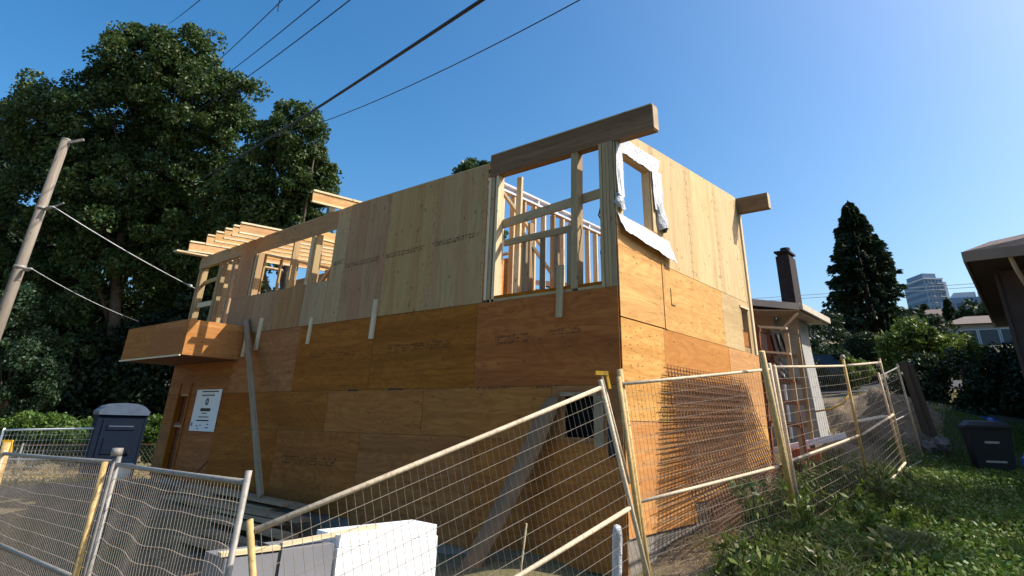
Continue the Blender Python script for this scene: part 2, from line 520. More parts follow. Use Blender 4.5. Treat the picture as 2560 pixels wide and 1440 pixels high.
lawn_f = ramp(nt, math_n(nt, 'MULTIPLY', lx, .2), [(.30, (0, 0, 0)), (.40, (.85, .85, .85))])
c = mixc(nt, lawn_f, c, (.030, .036, .012))
nt.links.new(c, bs.inputs['Base Color'])
bs.inputs['Roughness'].default_value = 1
bump(nt, n2, .8, .05, bs)
M['soil'] = mt
tag(mesh_obj('ground', gv, gf, mt, smooth=True), kind='structure')

# ------------------------------------------------------------ house under construction
H = empty('house_under_construction', (-6, 2.5, -.3))
tag(H, 'two storey plywood sheathed house frame with open upper window bays and no roof', 'house')
L, W, ZF = 12.40, 5.12, 2.84
def ZT(x): return 5.14 if x > -6 else 5.14+(x+6)*.03
def ZR(y): return 5.20+.36*y/W            # top of the right wall rises to the back

# concrete foundation, stepping up with the slope
fb = MB()
fb.box(-L+.02, -.02, .03, .28, -1.3, -.10)
fb.box(-.30, -.012, .02, 1.85, -1.2, -.002)
fb.box(-.30, -.013, 1.852, 3.35, -1.2, .238)
fb.box(-.30, -.014, 3.352, W, -1.2, .488)
fb.box(-L, -.3, W-.3, W-.02, -1.2, .2)
fb.box(-L, -L+.25, .3, W-.31, -1.2, -.1)
fb.build('foundation', M['concrete'], H)

g = .004
# long wall, lower storey: three rows of sheets with the grain level
def low(x0, x1, z0, z1, mat): return sheet([(x0+g, x1-g, z0+g, z1-g)], 'y', 'h', M[mat], H, off=random.uniform(0, .004))
rowA = [-L, -9.62, -7.18, -4.88, -2.46, 0.0]
rowB = [-L, -10.9, -8.46, -5.96, -3.5, -1.06]
rowC = [-L, -9.8, -7.4, -4.94, -2.42, 0.0]
ma = ['ply_brown_shade', 'ply_tan_shade', 'ply_brown_shade', 'ply_brown_shade', 'ply_brown_shade']
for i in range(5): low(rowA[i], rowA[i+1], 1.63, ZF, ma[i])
mbs = ['ply_brown_shade', 'ply_brown_shade', 'ply_tan_shade', 'ply_tan_shade', 'ply_tan_shade']
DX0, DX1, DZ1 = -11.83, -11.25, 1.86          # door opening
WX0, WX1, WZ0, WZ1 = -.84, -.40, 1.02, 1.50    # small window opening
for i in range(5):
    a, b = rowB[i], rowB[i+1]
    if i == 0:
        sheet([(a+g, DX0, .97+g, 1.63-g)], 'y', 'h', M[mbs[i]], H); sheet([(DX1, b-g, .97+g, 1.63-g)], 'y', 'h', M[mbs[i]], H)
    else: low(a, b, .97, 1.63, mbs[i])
sheet([(-1.06+g, WX0, .97+g, 1.63-g), (WX1, -g, .97+g, 1.63-g), (WX0, WX1, WZ1, 1.63-g), (WX0, WX1, .97+g, WZ0)], 'y', 'h', M['ply_tan_shade'], H)
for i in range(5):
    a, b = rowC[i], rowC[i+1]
    if i == 0: sheet([(a+g, DX0, -.1, .97-g)], 'y', 'h', M['ply_brown_shade'], H); sheet([(DX1, b-g, -.1, .97-g)], 'y', 'h', M['ply_brown_shade'], H)
    else: low(a, b, (-.1, -.12, -.26, -.36, -.37)[i], .97, 'ply_brown_shade')
board('rim_joist', (-L+.05, .035, 2.78), (-.06, .035, 2.78), .05, .30, M['ply_brown_shade'], H)
for zz in (1.63, .97): board('blocking', (-L+.05, .035, zz), (-.06, .035, zz), .05, .09, M['lumber'], H)
board('blocking', (-.045, .1, 2.44), (-.045, W-.1, 2.44), .05, .2, M['lumber'], H)
board('blocking', (-.045, .1, 1.22), (-.045, W-.1, 1.22), .05, .09, M['lumber'], H)
# upper storey long wall: sheets on end
U = [-2.38, -3.62, -4.84, -6.06]
um = ['ply_pale_shade', 'ply_pale_shade', 'ply_pink_shade']
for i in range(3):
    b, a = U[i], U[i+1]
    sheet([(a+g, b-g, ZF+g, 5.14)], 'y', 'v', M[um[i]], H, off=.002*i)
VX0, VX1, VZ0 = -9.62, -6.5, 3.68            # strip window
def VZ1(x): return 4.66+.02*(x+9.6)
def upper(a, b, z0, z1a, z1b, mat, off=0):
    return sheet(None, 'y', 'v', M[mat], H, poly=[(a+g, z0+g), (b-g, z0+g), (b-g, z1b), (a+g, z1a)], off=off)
upper(VX1, -6.06, ZF, ZT(VX1), 5.14, 'ply_pale_shade')
for a, b, mat in ((-7.28, VX1, 'ply_pale_shade'), (-8.3, -7.28, 'ply_pink_shade'), (-9.2, -8.3, 'ply_pink_shade'), (-10.30, -9.2, 'ply_pink_shade')):
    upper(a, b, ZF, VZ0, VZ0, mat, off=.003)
upper(-10.30, VX0, VZ0, ZT(-10.3), ZT(VX0), 'ply_pink_shade', off=.003)
for a, b, mat in ((VX0, -8.3, 'ply_pink_shade'), (-8.3, VX1, 'ply_pink_shade')):
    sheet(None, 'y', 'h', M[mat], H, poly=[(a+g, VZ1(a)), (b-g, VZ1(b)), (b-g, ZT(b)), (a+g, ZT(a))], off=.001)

# right wall (sunlit), lower rows
def rlow(y0, y1, z0, z1, mat, off=0): return sheet([(y0+g, y1-g, z0+g, z1-g)], 'x', 'h', M[mat], H, off=off)
rlow(.0, 1.85, 0, 1.22, 'ply_orange_sun'); 
rlow(1.85, 3.35, .24, 1.22, 'ply_orange_sun', .001); rlow(3.35, W+.04, .49, 1.22, 'ply_gold_sun')
rlow(0, 1.2, 1.22, 2.44, 'ply_gold_sun', .002); rlow(1.2, 3.64, 1.22, 2.44, 'ply_orange_sun'); rlow(3.64, W+.04, 1.22, 2.44, 'ply_orange_sun', .002)
rlow(0, 1.26, 2.45, 3.40, 'ply_gold_sun', .004)
rlow(1.34, 3.56, 2.44, 3.38, 'ply_gold_sun')
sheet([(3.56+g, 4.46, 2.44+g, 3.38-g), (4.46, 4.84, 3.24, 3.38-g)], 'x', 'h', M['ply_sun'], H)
rlow(1.262, 1.338, 2.44, 3.42, 'ply_gold_sun', .014)
sheet([(0+g, 1.42, 3.40+g, 3.84)], 'x', 'h', M['ply_gold_sun'], H, off=.001)
# right wall, upper sheets on end, cut round the window
OY0, OY1, OZ0, OZ1 = .19, 1.10, 3.86, 4.82
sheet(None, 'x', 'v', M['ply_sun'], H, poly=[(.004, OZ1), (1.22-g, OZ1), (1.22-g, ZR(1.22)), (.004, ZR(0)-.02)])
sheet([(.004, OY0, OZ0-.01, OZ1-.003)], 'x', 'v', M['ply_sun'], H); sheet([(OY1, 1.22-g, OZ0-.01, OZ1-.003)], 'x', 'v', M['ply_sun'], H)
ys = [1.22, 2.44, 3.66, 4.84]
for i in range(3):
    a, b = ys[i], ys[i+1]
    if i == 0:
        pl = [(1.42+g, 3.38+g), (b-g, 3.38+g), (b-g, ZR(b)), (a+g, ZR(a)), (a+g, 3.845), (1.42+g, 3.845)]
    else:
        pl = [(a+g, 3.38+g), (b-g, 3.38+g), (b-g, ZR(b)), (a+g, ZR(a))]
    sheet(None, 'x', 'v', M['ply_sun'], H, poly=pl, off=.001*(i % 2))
# corner posts at the back edge
board('corner_post', (-.07, 4.93, 2.44), (-.07, 4.93, 5.5), .14, .14, M['lumber'], H, up=(0, 1, 0))
board('corner_post', (-.02, 5.08, 2.44), (-.02, 5.08, 5.52), .09, .09, M['lumber_pale'], H, up=(0, 1, 0))
# rough window in the back end of the right wall
MB().box(-.10, -.05, 4.47, 4.83, 2.45, 2.80).build('window_wrap', M['membrane'], H)
MB().box(-.16, -.12, 4.46, 4.84, 2.45, 3.24).build('window_recess', M['rust_wood'], H)
board('window_header', (.018, 4.43, 3.26), (.018, 4.9, 3.26), .03, .04, M['lumber_pale'], H)
# hidden walls and floor that close the box
MB().box(-L, -.05, W-.05, W, .2, ZF).build('rear_wall', M['ply_brown_shade'], H)
MB().box(-L, -L+.014, .02, W-.06, -.1, ZF).build('end_wall', M['ply_brown_shade'], H)
MB().box(-L+.02, -.03, .03, W-.06, ZF-.28, ZF-.02).build('floor_deck', M['ply_tan_shade'], H)
MB().box(-L+.3, -.3, .3, W-.3, -.15, -.05).build('ground_slab', M['concrete'], H)
# raised patches and screw dimples on the sheets near the corner
pm = MB(); r_ = random.Random(21)
for yy in (.10, .24, .40, .52, .78, .98):
    z = 1.28+r_.uniform(0, .08)
    while z < 2.40:
        y = yy+r_.uniform(-.03, .03); a, b = r_.uniform(.012, .020), r_.uniform(.010, .016)
        pm.add([(.0165, y+a*math.cos(k*math.pi/3), z+b*math.sin(k*math.pi/3)) for k in range(6)]+[(.026, y, z)], [(k, (k+1) % 6, 6) for k in range(6)])
        z += r_.uniform(.10, .17)
for yy in (1.45, 1.95, 2.6, 3.1, 4.0, 4.4):
    z = 2.5+r_.uniform(0, .1)
    while z < 3.3:
        y = yy+r_.uniform(-.02, .02)
        pm.add([(.0146, y+.010*math.cos(k*math.pi/3), z+.010*math.sin(k*math.pi/3)) for k in range(6)]+[(.019, y, z)], [(k, (k+1) % 6, 6) for k in range(6)])
        z += r_.uniform(.14, .2)
o = pm.build('sheet_dimples', M['ply_gold_sun'], H); o['kind'] = 'stuff'
nl = MB()
for x in [u - .012*0 for u in (-.05, -1.2, -2.4, -2.5, -3.6, -4.82, -4.94, -7.12, -7.24, -9.56, -9.68)]:
    z = 1.70
    while z < 2.8:
        nl.box(x-.006, x+.006, -.0195, -.012, z-.006, z+.006); z += .15+r_.uniform(-.01, .01)
for yv in (.06, 1.18, 1.28, 2.40, 2.48, 3.62, 3.70, 4.78):
    z = 3.5 if yv > 1.5 else 5.0
    while z < 5.2+.07*yv-.1:
        nl.box(.012, .0185, yv-.006, yv+.006, z-.006, z+.006); z += .16
for xu in (-2.42, -3.58, -3.66, -4.80, -4.88, -6.02, -6.10):
    z = 2.92
    while z < 5.1:
        nl.box(xu-.006, xu+.006, -.0215, -.012, z-.006, z+.006); z += .17+r_.uniform(-.02, .02)
o = nl.build('nail_heads', M['rebar'], H); o['kind'] = 'stuff'
# small dark window, lower right of the long wall
MB().box(WX0-.02, WX1+.02, .10, .12, WZ0-.02, WZ1+.02).build('dark_opening', M['black_matte'], H)  # matt black sheet stands in for the unlit interior behind the opening
wf = MB(); wf.box(WX0-.07, WX1+.05, -.03, -.016, WZ1, WZ1+.05); wf.box(WX1, WX1+.14, -.03, -.016, WZ0-.1, WZ1-.002)
wf.build('window_frame', M['lumber_grey'], H)
MB().box(-.20, -.12, -.04, -.018, .82, 1.30).build('meter_box', M['black'], H)
# door opening
MB().box(DX0, DX1, .10, .12, -.1, DZ1).build('door', M['rust_wood'], H)
for p in ((DX0-.02, DX0+.05), (DX1-.05, DX1+.02)):
    board('door_post', ((p[0]+p[1])/2, .02, -.1), ((p[0]+p[1])/2, .02, DZ1), .07, .12, M['ply_brown_shade'], H, up=(0, 1, 0))
board('door_rail', (DX0, .03, 1.0), (DX1, .03, 1.0), .05, .06, M['rust_wood'], H)

# balcony box
BX0, BX1, BP, BZ0, BZ1 = -12.45, -9.42, 1.20, 2.30, 3.00
def bx(rect, mat, name='balcony_panel'):
    return rect.build(name, mat, H)
xs = [BX0, -11.0, BX1]
for i in range(2):
    s = sheet([(xs[i]+g, xs[i+1]-g, BZ0, BZ1)], 'y', 'h', M['ply_tan_shade'], H, name='balcony_panel', off=BP)
    s['label'] = 'front plywood panel of the balcony box'
s = sheet([(-BP, -.016, BZ0, BZ1)], 'x', 'h', M['ply_box'], H, name='balcony_panel')
s.matrix_basis = Matrix.Translation(Vector((BX1, 0, 0))) @ s.matrix_basis
mm = MB(); mm.box(BX0, BX1-.002, -BP+.002, -.016, BZ0-.016, BZ0-.002); mm.build('balcony_underside', M['rust_wood'], H)
MB().box(BX0+.01, BX1-.01, -BP+.01, -.018, BZ0+.45, BZ0+.5).build('balcony_floor', M['ply_tan_shade'], H)
for i in range(9):
    x = BX0+.2+i*.35
    board('balcony_joist', (x, -BP+.02, BZ0+.02), (x, -.02, BZ0+.02), .04, .05, M['lumber'], H)
board('balcony_edge', (BX0, -BP-.03, BZ0-.012), (BX1, -BP-.03, BZ0-.012), .03, .03, M['lumber_pale'], H)
MB().box(-10.1, -9.95, -.3, -.12, 3.0, 3.07).build('debris', M['membrane'], H)

# upper left open framing
SW, SD = .038, .140
def stud(x, y, z0, z1, mat='lumber', along='x', name='stud', lean=0):
    up = (0, 1, 0) if along == 'x' else (1, 0, 0)
    return board(name, (x, y, z0), (x+lean, y, z1), SW, SD, M[mat], H, up=up)
for x in (-12.33, -12.17): stud(x, .07, ZF, 4.66)
for x in (-11.28, -11.22, -11.10, -10.86, -10.62, -10.50): stud(x, .07, ZF, 4.68, name='stud')
board('header', (-12.42, .05, 4.80), (-10.32, .05, 4.86), .09, .26, M['lumber'], H)
board('top_plate', (-12.42, .085, 4.96), (-6.1, .085, 5.15), .14, .04, M['lumber'], H)
board('top_plate', (-6.1, .085, 5.16), (-2.38, .085, 5.16), .14, .04, M['lumber'], H)
board('rail', (-12.3, .07, 3.72), (-11.3, .07, 3.72), .04, .12, M['lumber_pale'], H)
board('rail', (-12.3, .12, 4.3), (-11.3, .12, 4.36), .04, .09, M['lumber'], H)
for z0, z1, xa, xb in ((3.0, 4.6, -12.0, -11.4), (3.0, 3.5, -12.2, -11.6)):
    board('brace', (xa, .3, z0), (xb, .3, z1), .038, .089, M['lumber_pale'], H, up=(0, 1, 0))
# studs in the strip window
for x, w in ((-9.62, .1), (-9.5, .04), (-8.05, .05), (-7.35, .09), (-7.2, .04), (-6.52, .04)):
    board('window_stud', (x, .085, VZ0), (x, .085, VZ1(x)+.04), w, .14, M['lumber_pale' if w > .06 else 'lumber'], H, up=(0, 1, 0))
board('window_sill', (VX0, .085, VZ0-.02), (VX1, .085, VZ0-.02), .14, .038, M['lumber'], H)
# back wall of the upper left room and framing seen through the window
for i in range(15):
    x = -12.3+i*.41
    stud(x, W-.08, ZF, 5.2, 'lumber')
for i in range(3):
    a = -12.3+i*2.1
    MB().box(a, a+2.09, W-.005, W+.01, ZF, 5.2).build('rear_sheathing', M['ply_orange_sun'], H)
board('top_plate', (-12.4, W-.08, 5.24), (-6.1, W-.08, 5.30), .14, .04, M['lumber_pale'], H)
# interior partitions running back from the long wall
for X in (-9.9, -7.6):
    for i in range(11):
        y = .4+i*.43
        board('partition_stud', (X, y, ZF), (X, y, 4.75), .038, .089, M['lumber'], H, up=(1, 0, 0))
    board('partition_plate', (X, .2, 4.78), (X, W-.2, 4.85), .089, .04, M['lumber_pale'], H)
MB().box(-6.21, -6.19, .2, W-.2, ZF, 5.1).build('partition_sheathing', M['ply_orange_sun'], H)
board('ceiling_beam', (-11.9, 2.4, 4.62), (-6.2, 2.4, 4.74), .09, .24, M['lumber'], H)
for a, b in (((-9.3, 1.0, 3.2), (-7.9, 1.0, 4.4)), ((-7.4, 1.5, 4.6), (-6.8, 1.5, 4.0)), ((-11.7, 1.2, 4.4), (-10.9, 1.2, 3.1))):
    board('brace', a, b, .038, .089, M['lumber_pale'], H, up=(0, 1, 0))
MB().box(-9.4, -6.3, 2.2, 2.22, ZF, 3.6).build('room_divider', M['ply_orange_sun'], H)

# roof joists of strand board web between two flanges
def ijoist(x, y0, y1, z, h=.27):
    r_ = empty('roof_joist', (x, y0, z), H)
    s = .07
    za, zb = z, z+(y1-y0)*s
    board('web', (x, y0, za), (x, y1, zb), .012, h-.06, M['osb'], r_)
    for q in (-1, 1):
        board('flange', (x, y0-.004, za+q*(h/2-.019)), (x, y1+.004, zb+q*(h/2-.019)), .062, .038, M['lumber_pale'], r_)
for x in (-11.85, -10.95, -10.52, -10.1, -9.72, -9.40):
    ijoist(x, -.60, W+.1, 5.105+.02*(x+10))
ijoist(-6.62, -.60, W+.1, 5.30)
board('roof_plank', (-12.30, -.72, 4.985), (-12.30, 2.2, 5.07), .20, .04, M['lumber_pale'], H)
for i, x in enumerate((-11.4, -8.9, -8.5)):
    board('roof_joist_flat', (x, .7, 5.15), (x, W, 5.4), .05, .2, M['osb'], H)
# vent pipe end under the single joist
p = MB(); p.tube([(-6.75, -.02, 5.14), (-6.75, -.02, 5.30)], .06, 12); p.build('vent_pipe', M['white'], H, True)
board('post_stub', (-6.95, .08, 5.15), (-6.95, .08, 5.34), .15, .12, M['lumber_grey'], H, up=(0, 1, 0))

# corner bay: beam, posts, rails
b1 = board('roof_beam', (-2.34, .062, 5.085), (.65, .062, 5.115), .15, .37, M['beam'], H)
b1['label'] = 'long dark laminated beam over the corner bay'
board('beam_cap', (-2.34, .062, 5.292), (.652, .062, 5.322), .152, .022, M['lumber'], H)
MB().box(.651, .664, -.012, .136, 4.95, 5.30).build('beam_end_cap', M['beam_pale'], H)
b2 = board('roof_beam', (-.6, 5.06, 5.385), (.63, 5.06, 5.385), .14, .32, M['beam'], H)
b2['label'] = 'short beam stub sticking out of the far corner'
MB().box(.631, .642, 4.99, 5.13, 5.23, 5.545).build('beam_end_cap', M['beam_pale'], H)
for x, w in ((-2.34, .05), (-2.27, .06), (-2.18, .05)):
    board('bay_post', (x, .07, ZF), (x, .07, 4.9), w, .14, M['lumber_pale' if w < .055 else 'lumber'], H, up=(0, 1, 0))
for x, w in ((-.215, .045), (-.155, .055), (-.10, .045), (-.04, .065)):
    board('corner_post', (x, .066, ZF), (x, .066, 4.93), w, .16, M['lumber_grey' if w > .06 else 'lumber'], H, up=(0, 1, 0))
board('bay_stud', (-.69, .07, ZF), (-.67, .07, 4.92), .115, .14, M['lumber'], H, up=(0, 1, 0))
board('bay_stud', (-.80, .09, ZF), (-.79, .09, 3.78), .09, .10, M['lumber_grey'], H, up=(0, 1, 0))
board('bay_sill', (-2.36, .07, ZF+.02), (-.01, .07, ZF+.02), .14, .038, M['lumber'], H)
board('guard_rail', (-2.2, .16, 4.10), (-.22, .16, 4.25), .038, .14, M['lumber'], H)
board('guard_rail', (-2.12, .16, 3.78), (-.80, .16, 3.80), .038, .10, M['lumber'], H)
for x in (-1.38, -1.12, -1.72): board('cripple_stud', (x, .19, ZF), (x, .19, 3.75), .07, .05, M['lumber_grey'], H, up=(0, 1, 0))
board('prop', (-2.0, .34, ZF), (-1.98, .34, 4.93), .10, .045, M['lumber_pale'], H, up=(0, 1, 0))
board('prop', (-1.86, .5, ZF), (-1.86, .5, 4.15), .05, .09, M['lumber_grey'], H, up=(0, 1, 0))
board('brace', (-2.1, .3, 4.25), (-1.5, .9, 3.1), .09, .038, M['lumber_pale'], H)
board('brace', (-2.4, .35, 4.8), (-2.0, 1.0, 3.9), .09, .038, M['lumber_pale'], H)
# partition running back from the bay, sky between its studs
for i in range(17):
    y = .22+i*.30
    board('partition_stud', (-2.52, y, ZF), (-2.52, y, 4.83), .038, .10, M['lumber_pale' if i % 3 else 'lumber'], H, up=(1, 0, 0))
for z in (4.99, 4.87):
    board('partition_plate', (-2.52, .14, z), (-2.52, W, z+.01), .12, .036, M['membrane'], H)  # glaring sun on the plates put into this white
for i in range(9):
    y = .35+i*.58
    board('plate_block', (-2.52, y, 4.888), (-2.52, y, 4.972), .10, .04, M['membrane'], H, up=(0, 1, 0))
# back side of the corner room
for i in range(4):
    board('stud', (-2.3+i*.62, W-.08, ZF), (-2.3+i*.62, W-.08, 4.0), .038, .14, M['lumber'], H, up=(0, 1, 0))
board('rear_header', (-2.4, W-.08, 4.08), (-.1, W-.08, 4.08), .12, .16, M['lumber'], H)
for i in range(3):
    board('back_stud', (-.08, 1.3+i*.41, ZF), (-.08, 1.3+i*.41, 5.2), .038, .14, M['lumber'], H, up=(1, 0, 0))
for i in range(7):
    y = 2.5+i*.41
    board('back_stud', (-.08, y, ZF), (-.08, y, ZR(y)-.05), .038, .14, M['lumber'], H, up=(1, 0, 0))
board('top_plate', (-.07, .2, ZR(.2)-.02), (-.07, 4.98, ZR(4.98)-.02), .13, .04, M['lumber_pale'], H)
# framing of the flashed window
for y in (OY0+.015, OY1+.02): board('window_stud', (-.075, y, OZ0-.35), (-.075, y, OZ1+.05), .045, .13, M['lumber_pale'], H, up=(1, 0, 0))
board('window_header', (-.075, OY0, OZ1+.06), (-.075, OY1, OZ1+.06), .13, .10, M['beam_pale'], H)
board('window_sill', (-.075, OY0, OZ0-.02), (-.075, OY1, OZ0-.02), .13, .038, M['lumber_pale'], H)
board('rail', (-.6, .9, 4.15), (-.6, 3.4, 4.15), .04, .14, M['lumber_pale'], H)
# hose on the corner post
hs_ = MB()
hs_.tube([(-.34, .25, 3.0), (-.40, .25, 3.4), (-.30, .25, 3.72), (-.42, .25, 3.95), (-.38, .25, 4.08), (-.28, .25, 4.10)], .014, 6)
tag(hs_.build('hose', M['cable'], None, True), 'dark hose looping beside the corner post of the open upper bay', 'hose')
MB().box(-.275, -.24, .05, .12, 4.18, 4.34).build('bracket', M['cable'], H)

# white flashing membrane on the right wall
def ruffle(name, pts_top, pts_bot, nseg, bulge, mat, thick=.006, fold=.004, ph=0):
    """hanging strip between two polylines given as (x,y,z) ends, rippled out of plane"""
    V, Fc = [], []
    nr = 6
    for j in range(nr+1):
        for i in range(nseg+1):
            s = i/nseg; r_ = j/nr
            a = Vector(pts_top[0]).lerp(Vector(pts_top[1]), s)
            b = Vector(pts_bot[0]).lerp(Vector(pts_bot[1]), s)
            q = a.lerp(b, r_)
            q.x += bulge*r_*r_ + fold*math.sin(s*17+r_*4+ph)*(.3+r_) + .004*math.sin(s*41+r_*9)
            if r_ > .9: q.z += .004*math.sin(s*13+ph)
            V.append(q)
    k = len(V)
    V += [p+Vector((-thick, 0, 0)) for p in V]
    w = nseg+1
    for j in range(nr):
        for i in range(nseg):
            a = j*w+i
            Fc.append((a, a+1, a+w+1, a+w)); Fc.append((k+a+w, k+a+w+1, k+a+1, k+a))
    r_ = random.Random(int(ph*10)+nseg)
    V = [Vector((p.x+r_.uniform(-.004, .004), p.y+r_.uniform(-.006, .006), p.z+r_.uniform(-.006, .006))) for p in V]
    return mesh_obj(name, V, Fc, mat, H, False)
ruffle('flashing', ((.028, .02, 5.06), (.028, 1.46, 5.12)), ((.03, .19, 4.82), (.03, 1.30, 4.83)), 24, .0, M['membrane'])
ruffle('flashing', ((.040, .01, 5.02), (.040, .19, 4.95)), ((.046, -.01, 4.1), (.046, .17, 4.1)), 10, .02, M['membrane'], ph=2)
ruffle('flashing', ((.036, 1.12, 4.84), (.036, 1.45, 4.90)), ((.04, 1.14, 4.2), (.04, 1.42, 4.2)), 10, .01, M['membrane'], ph=1)
ruffle('flashing', ((.03, .0, 3.84), (.03, 1.60, 3.80)), ((.07, .08, 3.58), (.07, 1.62, 3.46)), 30, .05, M['membrane'], fold=.006, ph=.5)
def hanging_fold(y0, y1, z0, z1, out, seed):
    """loose end of membrane hanging as a crumpled open fold"""
    r_ = random.Random(seed); V, Fc = [], []
    nu, nv = 14, 12
    for j in range(nv+1):
        t = j/nv
        wd = (y1-y0)*(.55+.45*math.sin(min(1, .25+t)*math.pi*.62))*(1 if t < .8 else 1-(t-.8)*1.6)
        for i in range(nu+1):
            s_ = i/nu; a = math.pi*(s_*1.15-.08)
            V.append((.03+out*(.25+.75*t)*math.sin(a)+.012*math.sin(9*s_+6*t+seed)+.008*math.sin(23*s_-11*t),
                      (y0+y1)/2-wd/2*math.cos(a)+.015*math.sin(5*t+seed)+.01*math.sin(14*t+7*s_),
                      z0+(z1-z0)*t+.02*math.sin(8*s_+seed)*t))
    w = nu+1
    for j in range(nv):
        for i in range(nu): a = j*w+i; Fc.append((a, a+1, a+w+1, a+w))
    return mesh_obj('flashing_fold', V, Fc, M['poly_white'], H, True)
hanging_fold(-.01, .19, 4.20, 3.90, .07, 1)
hanging_fold(1.20, 1.46, 4.40, 3.92, .10, 4)

# nailed on scabs
for (x, z1, z0, w) in ((-8.72, 3.12, 2.46, .10), (-6.84, 2.98, 2.48, .07), (-4.92, 3.14, 2.46, .10), (-.905, 3.22, 2.50, .10), (-9.2, 2.75, 2.35, .10)):
    board('scab_board', (x-.01, -.036, z0), (x+.01, -.036, z1), w, .038, M['lumber_pale' if x < -2 else 'lumber'], H, up=(0, 1, 0))

# ink stamps printed on the sheets: rows of short illegible marks
def stamp(x0, x1, z, h, lines, drop, dens=.75):
    mb = MB(); r_ = random.Random(int(x0*100)+int(z*10))
    for ln in range(lines):
        x = x0
        while x < x1:
            w = r_.choice((.014, .02, .026, .034))
            zz = z+drop*(x-x0)/(x1-x0)-ln*h*1.35
            if r_.random() < dens:
                hh = h*r_.uniform(.55, 1)
                if r_.random() < .5:
                    mb.box(x, x+w*.3, -.0205, -.0200, zz, zz+hh); mb.box(x+w*.3, x+w, -.0205, -.0200, zz+hh*.75, zz+hh)
                else:
                    mb.box(x, x+w, -.0205, -.0200, zz, zz+hh*.3); mb.box(x+w*.6, x+w, -.0205, -.0200, zz+hh*.3, zz+hh)
            x += w+r_.choice((.008, .010, .012, .03))
    o = mb.build('stamp', M['ink'], H); o['kind'] = 'stuff'
    return o
for a, b, z in ((-6.40, -6.1, 4.0), (-6.0, -5.02, 3.90), (-4.8, -3.8, 3.92), (-3.58, -2.55, 3.95)):
    stamp(a, b, z, .036, 2, .02, .95)
for a, b, z, n in ((-6.67, -5.3, 2.26, 2), (-4.48, -3.0, 2.30, 3), (-2.07, -1.45, 2.30, 3), (-1.12, -.55, 2.32, 2), (-7.1, -5.5, .52, 3), (-2.5, -1.75, 1.60, 1), (-1.4, -.93, 1.60, 1), (-8.6, -8.45, 3.05, 1)):
    stamp(a, b, z, .034, n, .01, .68)
# dark open joint pieces above row B, and slot in the right wall
for a, b in ((-5.4, -5.15), (-4.35, -4.0)): MB().box(a, b, -.021, -.0195, 1.618, 1.642).build('gap', M['ink'], H)
MB().box(.020, .0208, 1.52, 1.535, 2.82, 3.08).build('saw_cut', M['ink'], H)
MB().box(.020, .0208, 1.535, 1.64, 2.82, 2.835).build('saw_cut', M['ink'], H)
MB().box(-.01, .006, 1.225, 1.262, 2.46, 3.36).build('gap', M['ink'], H)

# leaning brace board and loose pieces
tag(board('timber_board', (-9.30, -.075, 3.12), (-6.35, -.75, -.02), .14, .04, M['lumber_grey'], up=(0, 1, 0)),
    'long grey board leaning diagonally against the brown wall from under the balcony box', 'board')
tag(board('plywood_offcut', (-9.95, -.35, -.15), (-9.6, -.12, .33), .05, .02, M['rust_wood']), 'thin dark offcut leaning at the foot of the wall below the sign', 'offcut')

# ------------------------------------------------------------ sign on the wall
S = empty('construction_sign', (-10.33, -.03, 1.29))
tag(S, 'white notice sign with black flower emblem on the brown wall beside the door', 'sign')
sx0, sx1, sz0, sz1 = -10.90, -9.78, .87, 1.71
sw_, sh_ = sx1-sx0, sz1-sz0
MB().box(sx0, sx1, -.034, -.026, sz0, sz1).build('sign_board', M['white'], S)
def sgn(u, v): return sx0+u*sw_, sz1-v*sh_
pr = MB(); r_ = random.Random(3)
def textline(u0, u1, v, h, gap=.25):
    x = u0
    while x < u1:
        w = r_.uniform(.012, .028)*(h/.03)**.4
        a, b = sgn(x, v+h); c_, d_ = sgn(min(x+w, u1), v)
        pr.box(a, c_, -.0355, -.035, b, d_)
        x += w*(1+gap)
textline(.22, .88, .035, .03); textline(.25, .75, .125, .035, .4)
textline(.30, .70, .455, .075, .12); textline(.38, .58, .565, .025); textline(.28, .68, .65, .03, .5); textline(.22, .72, .735, .03, .08)
cx_, cz_ = sgn(.5, .30)
for k in range(9):
    a = k*2*math.pi/9
    dx, dz = math.cos(a), math.sin(a)
    p0 = (cx_+dx*.035, cz_+dz*.035); p1 = (cx_+dx*.085, cz_+dz*.085); n_ = (-dz*.022, dx*.022)
    md = ((p0[0]+p1[0])/2, (p0[1]+p1[1])/2)
    pr.add([(p0[0], -.0355, p0[1]), (md[0]+n_[0], -.0355, md[1]+n_[1]), (p1[0], -.0355, p1[1]), (md[0]-n_[0], -.0355, md[1]-n_[1])], [(0, 1, 2, 3), (3, 2, 1, 0)])
for k in range(14):
    a = k*2*math.pi/14; b = (k+1)*2*math.pi/14
    pr.add([(cx_+math.cos(a)*q, -.0356, cz_+math.sin(a)*q) for q in (.028, .040)]+[(cx_+math.cos(b)*q, -.0356, cz_+math.sin(b)*q) for q in (.040, .028)], [(0, 1, 2, 3), (3, 2, 1, 0)])
pr.build('print', M['ink'], S)
lg = MB()
for (u, v, w, h) in ((.03, .80, .06, .09), (.26, .86, .05, .04), (.38, .85, .08, .02), (.66, .82, .08, .03), (.62, .90, .14, .03), (.3, .93, .08, .02)):
    a, b = sgn(u, v+h); c_, d_ = sgn(u+w, v)
    lg.box(a, c_, -.0355, -.035, b, d_)
lg.build('logo', M['tarp'], S)

